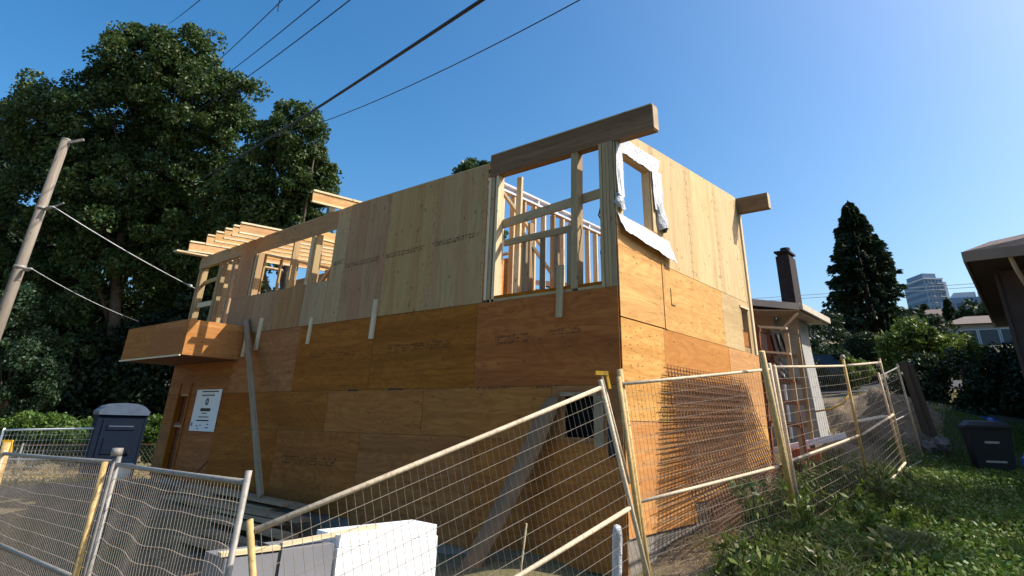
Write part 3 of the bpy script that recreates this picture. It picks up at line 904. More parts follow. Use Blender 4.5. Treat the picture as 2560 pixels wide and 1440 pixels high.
# ------------------------------------------------------------ temporary fence panels
def bil(TL, TR, BL, BR, s, t):
    return TL.lerp(TR, s).lerp(BL.lerp(BR, s), t)
def fence_panel(TL, TR, BL, BR, label, rail_mat='galv', posts=('galv', 'galv'), group=None, mid=.5, dx=.05, dz=.10, r=.0019, wave=0, railr=.017, postr=.019,
                name='wire_fence', bottom=True, cols=(0, 1), rows=(0, 1), post_top=(.06, .06), wiremat='wire'):
    TL, TR, BL, BR = map(Vector, (TL, TR, BL, BR))
    P = empty(name, (BL+BR)/2)
    tag(P, label, 'fence', group)
    for (a, b, mt_, ext) in ((TL, BL, posts[0], post_top[0]), (TR, BR, posts[1], post_top[1])):
        if mt_ is None: continue
        up_ = (a-b).normalized()*ext
        MB().tube([a+up_, b], postr, 10).build('post', M[mt_], P, True)
    for t in ((0, mid, 1) if bottom else (0, mid)):
        a, b = bil(TL, TR, BL, BR, 0, t), bil(TL, TR, BL, BR, 1, t)
        d = (b-a).normalized()*postr
        mb = MB()
        mb.tube([a+d, a.lerp(b, .33)+Vector((0, 0, -.002)), a.lerp(b, .66)+Vector((0, 0, -.003)), b-d], railr, 10)
        mb.build('rail', M[rail_mat], P, True)
    nrm = (TR-TL).cross(BL-TL).normalized()
    Lh, Lv = (TR-TL).length, (BL-TL).length
    mb = MB()
    def pt(s, t, off=0):
        q = bil(TL, TR, BL, BR, s, t)
        w = wave*(math.sin(s*9+t*3)+.6*math.sin(s*21+t*7))*math.sin(math.pi*min(1, max(0, t/mid if t < mid else (t-mid)/(1-mid))))
        return q+nrm*(off+w*1.4)+Vector((0, 0, w*.7))
    n = int(Lh/dx)
    K = 12 if wave else 2
    for i in range(1, n):
        s = i/n
        if not cols[0] <= s <= cols[1]: continue
        mb.tube([pt(s, rows[0]+(rows[1]-rows[0])*k/(K-1), .003) for k in range(K)], r, 3, False)
    n = int(Lv/dz)
    K = 30 if wave else 2
    for i in range(1, n):
        t = i/n
        if not rows[0] <= t <= rows[1]: continue
        mb.tube([pt(cols[0]+(cols[1]-cols[0])*k/(K-1), t, -.003) for k in range(K)], r*1.25, 3, False)
    w_ = mb.build('wire_mesh', M[wiremat], P)
    w_['kind'] = 'stuff'
    return P
def down(T, h, lean=(0, 0)): return (T[0]+lean[0], T[1]+lean[1], T[2]-h)
def stake(a, b, w, mat, label, cap=None, name='stake'):
    s_ = empty(name, b); tag(s_, label, 'post')
    MB().tube([a, b], w, 10).build('pole', M[mat], s_, True)
    if cap:
        a = Vector(a)
        mb = MB(); mb.bar(a+Vector((-.035, -.04, .01)), a+Vector((.035, .04, .01)), .034, .032)
        mb.bar(a+Vector((.03, .03, .01)), a+Vector((.045, .05, -.11)), .02, .02)
        mb.build('hook_cap', M[cap], s_)
    return s_
FG = 'temporary fence panels round the building site'
L0t, L1t, L2t = (-5.91, -4.44, .70), (-2.18, -4.59, .81), (.32, -4.83, .82)
fence_panel(L0t, (-2.22, -4.59, .79), down(L0t, 1.8), down(L1t, 1.82), 'leftmost foreground wire fence panel in front of the blue toilet', group=FG, wave=.006, railr=.019, posts=('galv_dull', 'galv'), mid=.46, post_top=(.04, .03))
fence_panel((-2.12, -4.60, .78), L2t, down((-2.12, -4.6, .80), 1.82), down(L2t, 1.85, (-.02, -.03)), 'foreground wire fence panel with wavy bent wires left of the white foam blocks', group=FG, wave=.013, railr=.016, posts=('galv', 'galv'), mid=.5)
stake((-2.16, -4.68, .80), (-2.30, -4.62, -1.02), .024, 'yellow', 'faded yellow stake at the joint of the two left foreground fence panels')
MB_ = MB(); MB_.tube([(-2.19, -4.60, .84), (-2.19, -4.60, .90)], .042, 12); tag(MB_.build('fence_clamp', M['galv'], None, True), 'round metal clamp on top of the post between the two left foreground panels', 'clamp')
stake((-5.98, -4.42, .82), (-6.05, -4.35, -1.0), .05, 'yellow', 'yellow post at the far left end of the foreground fence', cap='yellow_clean')
# the big panel that slopes down to the left
TRb, TLb = Vector((1.14, -2.33, 1.45)), Vector((.50, -4.86, .60))
dn = TLb-TRb; hz = Vector((dn.x, dn.y, 0)).normalized()
down_dir = (Vector((0, 0, -1)) - dn.normalized()*dn.normalized().dot(Vector((0, 0, -1)))).normalized()
fence_panel(TLb, TRb, TLb+down_dir*1.45+Vector((0, 0, -.35)), TRb+down_dir*1.85, 'large wire fence panel tilted down to the left in front of the brown wall', rail_mat='galv_dull', posts=('yellow', 'galv_dull'), group=FG,
            wave=0, mid=.50, dx=.052, dz=.095, r=.0017, railr=.017, postr=.019)
stake(tuple(TRb+Vector((.0, .0, .10))), tuple(TRb+down_dir*.75+Vector((.02, .03, 0))), .011, 'galv_dull', 'slim rod with yellow hook cap at the upper right end of the tilted fence panel', cap='yellow_clean', name='hook_rod')
# panels along the sunlit side
A0, A1 = (1.14, -2.04, 1.49), (1.70, .30, 1.775)
B0, B1 = (1.17, -1.72, -.25), (1.63, .82, -.05)
fence_panel(A0, A1, B0, B1, 'wire fence panel in front of the steel mesh sheets leaning on the sunlit wall', rail_mat='galv_dull', posts=('yellow', 'galv_dull'), group=FG, dx=.05, dz=.11, mid=.52, railr=.015, postr=.022, r=.0015)
stake((1.11, -1.98, 1.62), (1.20, -1.70, -.4), .028, 'yellow', 'faded yellow post at the corner where the tilted panel meets the side fence', name='fence_post')
stake((1.76, -.10, 1.92), (1.63, .80, .05), .034, 'yellow', 'thick yellow post right of the steel mesh sheets')
A2, B2 = (1.76, 3.70, 2.08), (1.70, 4.25, .22)
fence_panel((1.73, .36, 1.80), A2, (1.65, .88, -.02), B2, 'long wire fence panel between the yellow post and the knobbed post', rail_mat='galv_dull', posts=('galv_dull', 'yellow'), group=FG, dx=.10, dz=.12, mid=.52, railr=.016, r=.0018, postr=.022, post_top=(.02, .1))
fence_panel((1.78, 3.78, 2.09), (2.0, 5.33, 2.26), (1.72, 4.33, .25), (2.02, 5.66, .72), 'short wire fence panel whose bottom corner lies on the sunlit grass', rail_mat='galv_dull', posts=(None, 'galv_dull'), group=FG, dx=.12, dz=.11, mid=.53, railr=.019, r=.0022, postr=.017)
fence_panel((1.90, 5.55, 2.05), (1.93, 7.60, 2.36), (1.95, 5.9, .6), (1.98, 8.0, .7), 'farthest side fence panel in shade behind the short one', rail_mat='galv', posts=('galv_dull', 'galv_dull'), group=FG, dx=.15, dz=.15, mid=.5, railr=.012, r=.0015, postr=.02)
for q, lb in ((A2, 'round post knob on the side fence'), ((1.93, 5.5, 2.12), 'round post knob at the far end of the side fence')):
    MB_ = MB(); MB_.tube([(q[0], q[1], q[2]+.08), (q[0], q[1], q[2]+.12), (q[0], q[1], q[2]+.16)], [.02, .04, .022], 10)
    tag(MB_.build('post_knob', M['galv'], None, True), lb, 'knob')
# background fences on the left
fence_panel((-20.52, -1.0, .66), (-17.6, .95, .80), (-20.52, -1.0, -.9), (-17.6, .95, -.85), 'pale wire fence panel behind the left foreground fence in front of the hedge', rail_mat='white', posts=('white', 'white'), dx=.12, dz=.14, r=.004, railr=.026, postr=.03, wiremat='white')
cf = empty('chain_link_fence', (-23.5, 1.5, -.9)); tag(cf, 'low chain link fence across the dry field behind the blue toilet', 'fence')
ca_, cb_ = Vector((-26.5, -1.2, -.95)), Vector((-20.0, 4.2, -.75))
for i in range(4):
    p = ca_.lerp(cb_, i/3); MB().tube([p, p+Vector((0, 0, 1.05))], .03, 8).build('post', M['galv'], cf, True)
for zz in (1.0, .06): MB().tube([ca_+Vector((0, 0, zz)), cb_+Vector((0, 0, zz))], .016, 6).build('rail', M['rebar'], cf)
mb = MB(); dd = (cb_-ca_); n = 60
for i in range(n):
    for sgn_ in (1, -1):
        a = ca_+dd*(i/n)+Vector((0, 0, .08 if sgn_ > 0 else 1.0)); b = ca_+dd*min(1, (i+6)/n)+Vector((0, 0, 1.0 if sgn_ > 0 else .08))
        mb.tube([a, b], .004, 3, False)
w_ = mb.build('wire_mesh', M['galv'], cf); w_['kind'] = 'stuff'

# ------------------------------------------------------------ portable toilet
T = empty('portable_toilet', (-17.9, 1.3, -.87)); tag(T, 'dark blue portable toilet with grey domed roof standing left of the house', 'portable toilet')
ang = R(78)
def tp(mb, name, mat, smooth=False):
    o = mesh_obj(name, mb.v, mb.f, M[mat], None, smooth)
    o.matrix_basis = Matrix.Translation((-18.05, 1.15, -.87)) @ Matrix.Rotation(ang, 4, 'Z')
    adopt(o, T); return o
w = .60
tp(MB().box(-w, w, -w, w, .12, 2.02), 'body', 'blue')
tp(MB().box(-w-.03, w+.03, -w-.03, w+.03, 0, .12), 'base', 'black')
mb = MB(); nn = 10; prof = [(-.64, 2.02), (-.66, 2.12), (-.52, 2.24), (-.3, 2.31), (0, 2.33), (.3, 2.31), (.52, 2.24), (.66, 2.12), (.64, 2.02)]
k = len(prof)
for y in (-.66, .66): mb.v += [(a, y, z) for a, z in prof]
mb.f += [(i, i+1, k+i+1, k+i) for i in range(k-1)]+[tuple(reversed(range(k))), tuple(range(k, 2*k)), (0, k, 2*k-1, k-1)]
tp(mb, 'roof', 'blue_roof')
for i in range(7):
    y = -.5+i*.165
    r3 = MB()
    for j in range(2, 6):
        (a0, z0), (a1, z1) = prof[j-0], prof[j+1]
        if j == 6: break
        r3.bar((a0, y, z0+.008), (a1, y, z1+.008), .035, .03)
    tp(r3, 'roof_rib', 'blue_roof')
tp(MB().box(-.48, .48, -w-.022, -w-.002, .16, 1.90), 'door', 'blue')
dp = MB()
for z0, z1 in ((1.62, 1.78), (.98, 1.42), (.30, .82)):
    dp.box(-.36, .36, -w-.040, -w-.024, z0, z1)
tp(dp, 'door_panel', 'blue')
tp(MB().box(-.32, .32, -w-.046, -w-.042, 1.70, 1.73), 'vent_slot', 'blue_roof')
tp(MB().box(.30, .38, -w-.07, -w-.042, .98, 1.06), 'handle', 'black')
for sx in (-w, w): tp(MB().box(sx-.03, sx+.03, -w-.012, -w+.03, .12, 2.02), 'corner_trim', 'blue')
for q in range(4): tp(MB().box(w+.001, w+.012, -.5+.26*q, -.5+.26*q+.2, .3, 1.85), 'side_panel', 'blue')
# white pail at the corner of the house
MB_ = MB(); MB_.tube([(-13.0, -.35, -.25), (-13.0, -.35, .10)], [.15, .18], 16); MB_.tube([(-13.0, -.35, .10), (-13.0, -.35, .125)], .19, 16)
tag(MB_.build('pail', M['white'], None, True), 'white lidded pail on the ground by the far left house corner', 'pail')

# ------------------------------------------------------------ utility pole and cables
UP = empty('utility_pole', (-11.24, -3.85, -1)); tag(UP, 'weathered wooden utility pole cut off flat, in front of the dark trees', 'utility pole')
mb = MB(); mb.tube([(0, 0, -3.6), (0, 0, 0), (0, 0, 3.85)], [.115, .102, .085], 20)
o = mesh_obj('shaft', [(z, y, -x) for x, y, z in mb.v], mb.f, M['pole'], None, True)
o.matrix_basis = Matrix.Translation((-11.24, -3.85, 2.7)) @ Matrix(((0, 0, -1, 0), (0, 1, 0, 0), (1, 0, 0, 0), (0, 0, 0, 1)))
adopt(o, UP)
MB().tube([(-11.24, -3.85, 6.55), (-11.24, -3.85, 6.58)], .088, 20).build('cap', M['galv'], UP, True)
MB().bar((-11.24, -3.9, 6.45), (-11.0, -3.6, 6.60), .05, .05).build('bracket', M['galv'], UP)
for z in (4.98, 3.75):
    MB().tube([(-11.24, -3.85, z), (-11.24, -3.85, z+.06)], .108, 16).build('band', M['galv'], UP, True)
MB().bar((-11.1, -3.75, 5.0), (-10.85, -3.6, 5.12), .03, .03).build('hook', M['galv'], UP)
for z in (3.72, 5.0):
    MB().tube([(-11.12, -3.80, z), (-11.04, -3.75, z+.01), (-10.95, -3.72, z+.02)], [.03, .04, .02], 10).build('insulator', M['galv'], UP, True)
MB().tube([(-11.35, -3.90, 4.9), (-11.36, -3.90, 3.0), (-11.44, -3.92, -1)], .015, 6).build('ground_wire', M['cable'], UP)

def cable(p0, p1, rad, label, sag=.3, mat='cable', group=None, ext0=0, ext1=0, n=28):
    p0, p1 = Vector(p0), Vector(p1)
    pts = []
    for i in range(n+1):
        t = -ext0+(1+ext0+ext1)*i/n
        pts.append(p0.lerp(p1, t)-Vector((0, 0, 4*sag*t*(1-t))))
    o = MB().tube(pts, rad, 6).build('overhead_cable', M[mat], None, True)
    return tag(o, label, 'cable', group)
CG = 'overhead cables crossing the sky'
cable((-1.2, -1.64, 6.95), (-26.64, 4.70, 11.73), .034, 'thickest black overhead cable crossing the sky to the left trees', .12, group=CG, ext0=.3)
cable((-.48, -.06, 7.63), (-16.28, 2.53, 10.43), .012, 'sagging thin cable nearest the bay beam, below the thickest one', .38, group=CG, ext0=.35)
cable((-6.46, -.62, 10.1), (-25.83, 3.55, 14.96), .016, 'thin cable next above the thickest one', .15, group=CG, ext0=.3)
cable((-7.01, -1.05, 10.09), (-25.64, 3.29, 15.69), .014, 'middle one of the three thin parallel cables', .15, group=CG, ext0=.3)
cable((-8.53, -1.21, 10.7), (-26.25, 2.77, 15.76), .013, 'thin cable with a small dangling end near the top edge', .15, group=CG, ext0=.3)
cable((-11.1, -2.18, 11.29), (-36.1, 4.3, 25.4), .014, 'short stretch of cable above the top of the tall tree', .05, group=CG, ext0=.3, ext1=.10)
cable((-10.95, -3.72, 5.02), (-12.26, -.02, 4.14), .010, 'pale twisted service cable from the pole to the house frame', .05, 'cable_grey')
MB_ = MB(); MB_.tube([(-12.18, -.24, 4.19), (-12.20, -.17, 4.175)], .035, 8)
tag(MB_.build('cable_clamp', M['white'], None, True), 'white clamp near the house end of the pale service cable', 'clamp')
cable((-10.95, -3.72, 3.74), (-12.6, -1.0, 3.22), .006, 'lower grey cable from the pole to the balcony box', .06, 'cable_grey')
tag(MB().tube([(-8.6, -1.24, 10.72), (-8.68, -1.2, 10.55), (-8.66, -1.19, 10.42)], .012, 5).build('cable_tail', M['cable']), 'short loose tail dangling from a thin overhead cable', 'cable')

# ------------------------------------------------------------ stored materials
LG = 'planks stacked along the foot of the long wall'
r_ = random.Random(5)
for i, (x0, y0, x1, y1, z) in enumerate([(-9.6, -.35, -6.4, -.45, -.10), (-9.3, -.62, -5.9, -.72, -.12), (-9.2, -.9, -5.2, -1.0, -.22), (-8.7, -1.2, -4.6, -1.25, -.30), (-8.5, -.5, -5.3, -.6, -.055),
                                         (-8.8, -1.5, -4.2, -1.5, -.42), (-8.4, -1.05, -4.9, -.85, -.165), (-7.9, -1.85, -3.8, -1.7, -.48), (-7.9, -.75, -5.6, -.68, -.03)]):
    tag(board('plank', (x0, y0, z), (x1, y1, z-.04), .26, .045, M['lumber_grey']),
        ['topmost grey plank against the wall foot, under the leaning board', 'second grey plank out from the wall foot', 'broad grey plank in the middle of the stack', 'long grey plank on the slope side of the stack',
         'grey plank lying crosswise on top near the leaning board foot', 'low grey plank near the white foam blocks', 'slightly turned grey plank in the middle of the stack', 'outermost grey plank, lowest of the stack', 'short grey plank topping the stack'][i], 'plank', LG)
# foam blocks and grey stacks behind the tilted fence
ex = Vector((.105, .995, 0)).normalized(); ey = Vector((-ex.y, ex.x, 0))
def slab(name, o0, l, d, z0, z1, mat, label, cat, parent=None):
    o0 = Vector((o0[0], o0[1], 0))
    q = [o0, o0+ex*l, o0+ex*l+ey*d, o0+ey*d]
    v = [(p.x, p.y, z0) for p in q]+[(p.x, p.y, z1) for p in q]
    o = mesh_obj(name, v, BOXF, M[mat], parent)
    if label: tag(o, label, cat)
    return o
slab('foam_block', (-1.62, -2.68), 1.20, .45, -.95, .03, 'foam', 'bright white foam block behind the tilted fence panel', 'foam block')
slab('foam_block', (-1.632, -2.66), 1.17, .45, .036, .135, 'foam', 'thin white foam sheet on top of the bright foam block', 'foam block')
slab('grey_stack', (-1.74, -3.72), .46, .45, -.95, .06, 'plain_grey', 'left grey stack, nearest the end of the tilted panel', 'board stack')
slab('grey_stack', (-1.69, -3.23), .52, .45, -.95, .075, 'plain_grey', 'grey stack beside the bright foam block', 'board stack')
slab('strap', (-1.70, -3.255), .022, .45, -.95, .085, 'black', 'black strap between the two grey stacks', 'strap')
tag(board('wood_strip', (-1.80, -3.75, .09), (-1.72, -3.25, .095), .09, .03, M['lumber_pale']), 'pale wood strip lying on the left grey stack', 'wood strip')
tag(board('wood_strip', (-1.76, -3.2, .105), (-1.72, -2.15, .16), .05, .035, M['lumber_pale']), 'long pale wood strip lying across the foam and grey stack', 'wood strip')
slab('insulation_board', (-2.5, -3.3), 1.1, .4, -.1, -.07, 'plain_grey', 'bluish grey insulation board lying behind the wood strip', 'insulation board')
slab('paper_label', (-1.634, -2.0), .18, .012, -.30, -.16, 'galv', 'small grey paper label on the bright foam block face', 'label')
for k_, zz in enumerate((-.12, -.30, -.48)):
    slab('foam_joint', (-1.6215, -2.68), 1.20, .01, zz, zz+.006, 'plain_grey', ['upper', 'middle', 'lower'][k_]+' dark joint line across the bright foam block face', 'joint')
# pale flexible board leaning on the wall by the small window
V = []; Fc = []
n = 14
for i in range(n+1):
    t = i/n
    wdt = .15*(1 if t < .86 else math.sqrt(max(.05, 1-((t-.86)/.16)**2)))
    x = -1.72+.74*t; z = -.62+2.1*t; y = -.95+.86*t+.10*math.sin(t*3.14)
    for s_ in (-1, 1):
        V.append((x+s_*wdt, y, z)); 
    for s_ in (-1, 1):
        V.append((x+s_*wdt, y+.02, z))
for i in range(n):
    a = 4*i; b = a+4
    Fc += [(a, a+1, b+1, b), (a+3, a+2, b+2, b+3), (a+2, a, b, b+2), (a+1, a+3, b+3, b+1)]
Fc += [(0, 2, 3, 1), (4*n, 4*n+1, 4*n+3, 4*n+2)]
tag(mesh_obj('flexible_board', V, Fc, M['dusty_board'], None, True), 'dusty pale rounded board leaning on the wall left of the small dark window', 'board')
MB_ = MB(); MB_.tube([(.12, -2.2, -.9), (.25, -2.25, -.05), (.37, -2.32, .40)], .008, 6)
tag(MB_.build('reinforcing_bar', M['lumber_pale'], None, True), 'thin pale rod standing behind the tilted fence panel', 'rod')
MB_ = MB(); MB_.tube([(.66, -1.45, -.5), (.70, -1.44, .0), (.75, -1.5, .27), (.78, -1.55, .34)], [.045, .045, .045, .035], 12)
tag(MB_.build('wrapped_pipe', M['membrane'], None, True), 'white plastic wrapped pipe standing at the near house corner behind the fence', 'pipe')
# rebar mesh sheets leaning on the sunlit wall
for k in range(5):
    q = empty('rebar_mesh', (.3, 2.5, 0))
    tag(q, ['rusty steel mesh sheet against the sunlit wall, innermost of the stack', 'second rusty steel mesh sheet from the wall', 'middle rusty steel mesh sheet of the stack', 'fourth rusty steel mesh sheet from the wall', 'outermost rusty steel mesh sheet, nearest the fence'][k], 'steel mesh', 'steel mesh sheets leaning on the wall')
    o0 = random.uniform(-.07, .07); x_b = .42+.085*k; x_t = .045+.022*k; z_t = 2.0-.05*k+random.uniform(-.03, .03)
    def mp(y, z):
        t = (z-0)/z_t
        sk = -.30*(1-t)*.8
        return Vector((x_b+(x_t-x_b)*t-.06*math.sin(math.pi*t), y+sk*.5+o0+(1-t)*.15*(y-2.6)/1.6, z))
    mb = MB()
    yl, yr = 1.12, 4.08
    for i in range(22):
        z = .02+i*.092-.01*k
        if z > z_t: break
        e0 = random.uniform(-.10, .02)
        zs = .34*(1-z/z_t)      # lower ends ride up the slope
        pts = [mp(yl+e0+(yr-yl)*j/5, max(z, -.1)+zs*j/5) for j in range(6)]
        mb.tube(pts, .0045, 4, False)
    wq = MB()
    for i in range(30):
        y = yl+.03+i*.1
        pts = [mp(y, zz+.34*(1-zz/z_t)*(i/30)) for zz in (-.02, .7, 1.4, z_t-.02)]
        wq.tube(pts, .0042, 4, False)
    a = mb.build('wire_rows', M['rebar'], q); a['kind'] = 'stuff'
    a = wq.build('wire_columns', M['rebar'], q); a['kind'] = 'stuff'

# ------------------------------------------------------------ neighbour house behind
NH = empty('neighbour_house', (-1.5, 10, .9)); tag(NH, 'grey stucco neighbour house with shallow roof and dark chimney behind the plywood house', 'house')
NY = 8.0
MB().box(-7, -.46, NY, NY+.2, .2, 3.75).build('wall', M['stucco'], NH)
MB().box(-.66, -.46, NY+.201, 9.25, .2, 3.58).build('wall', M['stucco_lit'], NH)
w_ = MB().box(-1.9, -1.0, NY-.05, NY-.02, 1.4, 2.5).build('window', M['glass'], NH)
for z in (1.36, 2.5): MB().box(-1.95, -.95, NY-.08, NY-.01, z, z+.05).build('window_frame', M['white'], w_)
# chimney chase with battered foot
cz0, cx0, cx1, cy0, cy1 = .3, -.459, .02, 8.25, 9.2
mb = MB()
mb.add([(cx0, cy0, cz0), (cx1+.13, cy0, cz0), (cx1+.13, cy1, cz0), (cx0, cy1, cz0), (cx0, cy0, 2.9), (cx1, cy0, 2.9), (cx1, cy1-.2, 2.9), (cx0, cy1-.2, 2.9)], BOXF)
mb.box(cx0, cx1, cy0, cy1-.2, 2.901, 3.7)
mb.build('chimney_chase', M['stucco_lit'], NH)
mb = MB(); mb.box(-.34, -.02, 8.45, 9.0, 3.4, 5.12); mb.box(-.31, -.05, 8.5, 8.95, 5.121, 5.2)
ch = mb.build('chimney', M['chimney'], NH)
MB().box(-.36, .0, 8.43, 9.02, 5.201, 5.25).build('chimney_cap', M['black'], ch)
MB().tube([(-.17, 8.78, 5.26), (-.17, 8.78, 5.38)], .12, 10).build('chimney_pot', M['black'], ch)
# roof: slab rising to the left
mb = MB()
ex0 = .42
mb.add([(ex0, 7.0, 3.60), (ex0, 9.3, 3.60), (-7, 9.3, 5.0), (-7, 7.0, 5.0), (ex0, 7.0, 3.66), (ex0, 9.3, 3.66), (-7, 9.3, 5.06), (-7, 7.0, 5.06)], [(0, 3, 2, 1), (4, 5, 6, 7), (0, 1, 5, 4), (1, 2, 6, 5), (2, 3, 7, 6), (3, 0, 4, 7)])
mb.build('roof', M['shingle'], NH)
mb = MB(); mb.add([(ex0-.03, 7.03, 3.52), (ex0-.03, 9.28, 3.52), (-.46, 9.28, 3.60), (-.46, 7.03, 3.60), (ex0-.03, 7.03, 3.54), (ex0-.03, 9.28, 3.54), (-.46, 9.28, 3.62), (-.46, 7.03, 3.62)], [(0, 3, 2, 1), (4, 5, 6, 7), (0, 1, 5, 4), (1, 2, 6, 5), (2, 3, 7, 6), (3, 0, 4, 7)])
mb.add([(-.461, 7.03, 3.60), (-.461, 8.0, 3.60), (-7, 8.0, 4.8), (-7, 7.03, 4.8), (-.461, 7.03, 3.62), (-.461, 8.0, 3.62), (-7, 8, 4.82), (-7, 7.03, 4.82)], [(0, 3, 2, 1), (4, 5, 6, 7), (0, 1, 5, 4), (1, 2, 6, 5), (2, 3, 7, 6), (3, 0, 4, 7)])
mb.build('soffit', M['soffit'], NH)
MB().box(ex0+.002, ex0+.06, 7.0, 9.3, 3.54, 3.67).build('gutter', M['fascia'], NH)
MB().bar((ex0, 6.985, 3.60), (-7, 6.985, 5.0), .03, .14).build('rake_board', M['fascia'], NH)
MB().tube([(.30, 7.2, 3.50), (-.1, 7.7, 3.35), (-.40, 7.95, 3.2), (-.40, 7.95, 1.0)], .03, 8).build('downspout', M['white'], NH)
# scaffold rack of red brown timber in the gap
SF = empty('timber_scaffold', (-.05, 6.7, .5)); tag(SF, 'red brown timber scaffold rack with pale shelves between the two houses', 'scaffold')
for x, mat in ((-.36, 'rust_wood'), (.22, 'lumber')):
    for y in (6.35, 7.1):
        board('upright', (x, y, .3), (x+.02, y, 3.18 if x < 0 else 2.98), .09, .09 if mat == 'rust_wood' else .04, M[mat], SF, up=(0, 1, 0))
board('upright', (.32, 6.3, .4), (.22, 6.4, 2.3), .05, .03, M['rust_wood'], SF, up=(0, 1, 0))
for i, z in enumerate((3.12, 2.62, 2.1, 1.7, 1.28)):
    board('shelf', (-.38, 6.38, z+.04), (.28, 6.30, z-.05), .09, .04, M['lumber_pale' if i in (0, 1) else 'rust_wood'], SF)
    board('bearer', (-.36, 6.3, z), (-.36, 7.1, z), .04, .09, M['rust_wood'], SF)
    board('shelf', (-.38, 7.12, z), (.28, 7.12, z-.02), .04, .09, M['lumber_grey'], SF)
for k in range(3):
    board('brace', (-.12+.1*k, 6.5, 3.0), (-.22+.12*k, 7.0, 2.65), .05, .05, M['black'], SF)
    board('brace', (-.26+.13*k, 6.5, 2.5), (-.06+.12*k, 6.9, 2.12), .03, .05, M['black'], SF)
tag(board('foam_slab', (-.5, 6.95, .78), (.80, 7.35, 1.10), .45, .10, M['foam']), 'long white foam panel lying at the foot of the timber scaffold', 'panel')
mb = MB(); mb.box(-.1, .5, 6.5, 6.9, .62, .84); tag(mb.build('red_crate', M['brick_red']), 'red clay coloured crate below the white panel', 'crate')
for i in range(8):
    tag(board('timber_offcut', (.25+.05*i, 4.6+.13*i, .36+.012*i), (1.0+.06*random.random(), 5.0+.18*i, .40), .09, .03, M['brick_red' if i % 2 else 'lumber_pale']),
        'offcut lying with others in the weeds behind the yellow post', 'offcut', 'timber offcuts in the weeds')
MB_ = MB(); MB_.box(.28, .30, 4.9, 5.02, .1, .85); MB_.box(.28, .30, 4.9, 5.4, .85, .87)
tag(MB_.build('grey_drain_frame', M['galv']), 'small pale metal frame at the back corner of the foundation', 'frame')

# dirt mound, board on it, yellow hose pipe
n_ = 26; V, Fc = [], []
for j in range(n_+1):
    for i in range(n_+1):
        u_, v_ = i/n_*2-1, j/n_*2-1
        x, y = .7+u_*1.5, 10.6+v_*2.2
        b = max(0, 1-(u_*u_+v_*v_))
        V.append((x, y, gzf(x, y)-.03+.38*b**.8+.20*b*(math.sin(7*u_+3*v_)*math.cos(5*v_)+.5*math.sin(17*u_)*math.sin(13*v_))))
for j in range(n_):
    for i in range(n_): a = j*(n_+1)+i; Fc.append((a, a+1, a+n_+2, a+n_+1))
M['mound'] = plain('dug_soil', (.15, .105, .065), 1, var=.45, scale=4, bumpd=.03, dirt=(.26, .21, .12))
tag(mesh_obj('soil_mound', V, Fc, M['mound'], None, True), kind='structure')
tag(board('board_on_mound', (.80, 8.5, 1.36), (1.36, 8.95, 1.50), .55, .02, M['lumber_pale']), 'sunlit sheet of board lying tilted on the soil mound', 'board')
MB_ = MB(); MB_.tube([(.1, 8.2, 1.55), (.45, 8.1, 1.6), (.7, 8.2, 1.72), (.85, 8.3, 1.95)], .018, 6)
tag(MB_.build('yellow_pipe', M['yellow_clean'], None, True), 'bent yellow pipe sticking up by the pale chimney wall', 'pipe')
gp = empty('gate_slab', (1.8, 9.2, .4)); tag(gp, 'leaning weathered timber gate behind the far fence panel', 'gate')
for i in range(2): board('plank', (1.93+.15*i, 9.9+.05*i, .6), (1.80+.11*i, 9.4+.05*i, 2.62-.04*i), .13, .03, M['dark_plank'], gp, up=(0, 1, 0))

# ------------------------------------------------------------ right hand neighbour house
RH = empty('brown_bungalow', (6, 12, .3)); tag(RH, 'dark brown house with deep eaves at the right edge of the photo', 'house')
MB().box(3.92, 12, 10.2, 10.4, -.3, 4.55).build('wall', M['dark_wall'], RH)
MB().box(3.92, 4.1, 10.401, 20, -.3, 4.55).build('wall', M['dark_wall'], RH)
mb = MB(); mb.add([(3.42, 8.98, 4.80), (12, 8.98, 4.80), (12, 20, 4.80), (3.42, 20, 4.80), (3.95, 9.6, 5.1), (12, 9.9, 6.1), (12, 20, 6.1), (3.95, 20, 5.1)], BOXF)
mb.build('roof', M['shingle'], RH)
MB().box(3.46, 12, 9.02, 20, 4.60, 4.62).build('soffit', M['dark_wall'], RH)
MB().box(3.40, 3.45, 8.96, 20, 4.58, 4.795).build('fascia', M['fascia_brown'], RH)
MB().box(3.451, 12, 8.96, 9.01, 4.58, 4.795).build('fascia', M['fascia_brown'], RH)
MB().tube([(4.2, 9.03, 4.70), (4.26, 9.4, 4.4), (4.40, 10.1, 4.0), (4.42, 10.12, .2)], .045, 8).build('downspout', M['fascia'], RH)
MB().box(3.85, 3.919, 10.14, 10.5, -.3, 4.5).build('corner_trim', M['dark_wall'], RH)

# wheelie bin
B = empty('wheelie_bin', (3.0, 8.7, .33)); tag(B, 'black wheelie bin standing on the grass by the right edge', 'bin')
def bp(mb, name, mat, smooth=False):
    o = mesh_obj(name, mb.v, mb.f, M[mat], None, smooth)
    o.matrix_basis = Matrix.Translation((3.04, 8.40, .22)) @ Matrix.Rotation(R(14), 4, 'Z') @ Matrix.Scale(1.14, 4)
    adopt(o, B); return o
mb = MB(); mb.add([(-.22, -.26, .06), (.22, -.26, .06), (.22, .22, .06), (-.22, .22, .06), (-.29, -.34, .93), (.29, -.34, .93), (.29, .34, .93), (-.29, .34, .93)], BOXF)
bp(mb, 'body', 'black')
mb = MB(); mb.box(-.33, .33, -.38, .36, .93, .965); mb.add([(-.31, -.36, .966), (.31, -.36, .966), (.31, .34, .966), (-.31, .34, .966), (-.22, -.26, 1.03), (.22, -.26, 1.03), (.22, .26, 1.05), (-.22, .26, 1.05)], BOXF)
bp(mb, 'lid', 'black')
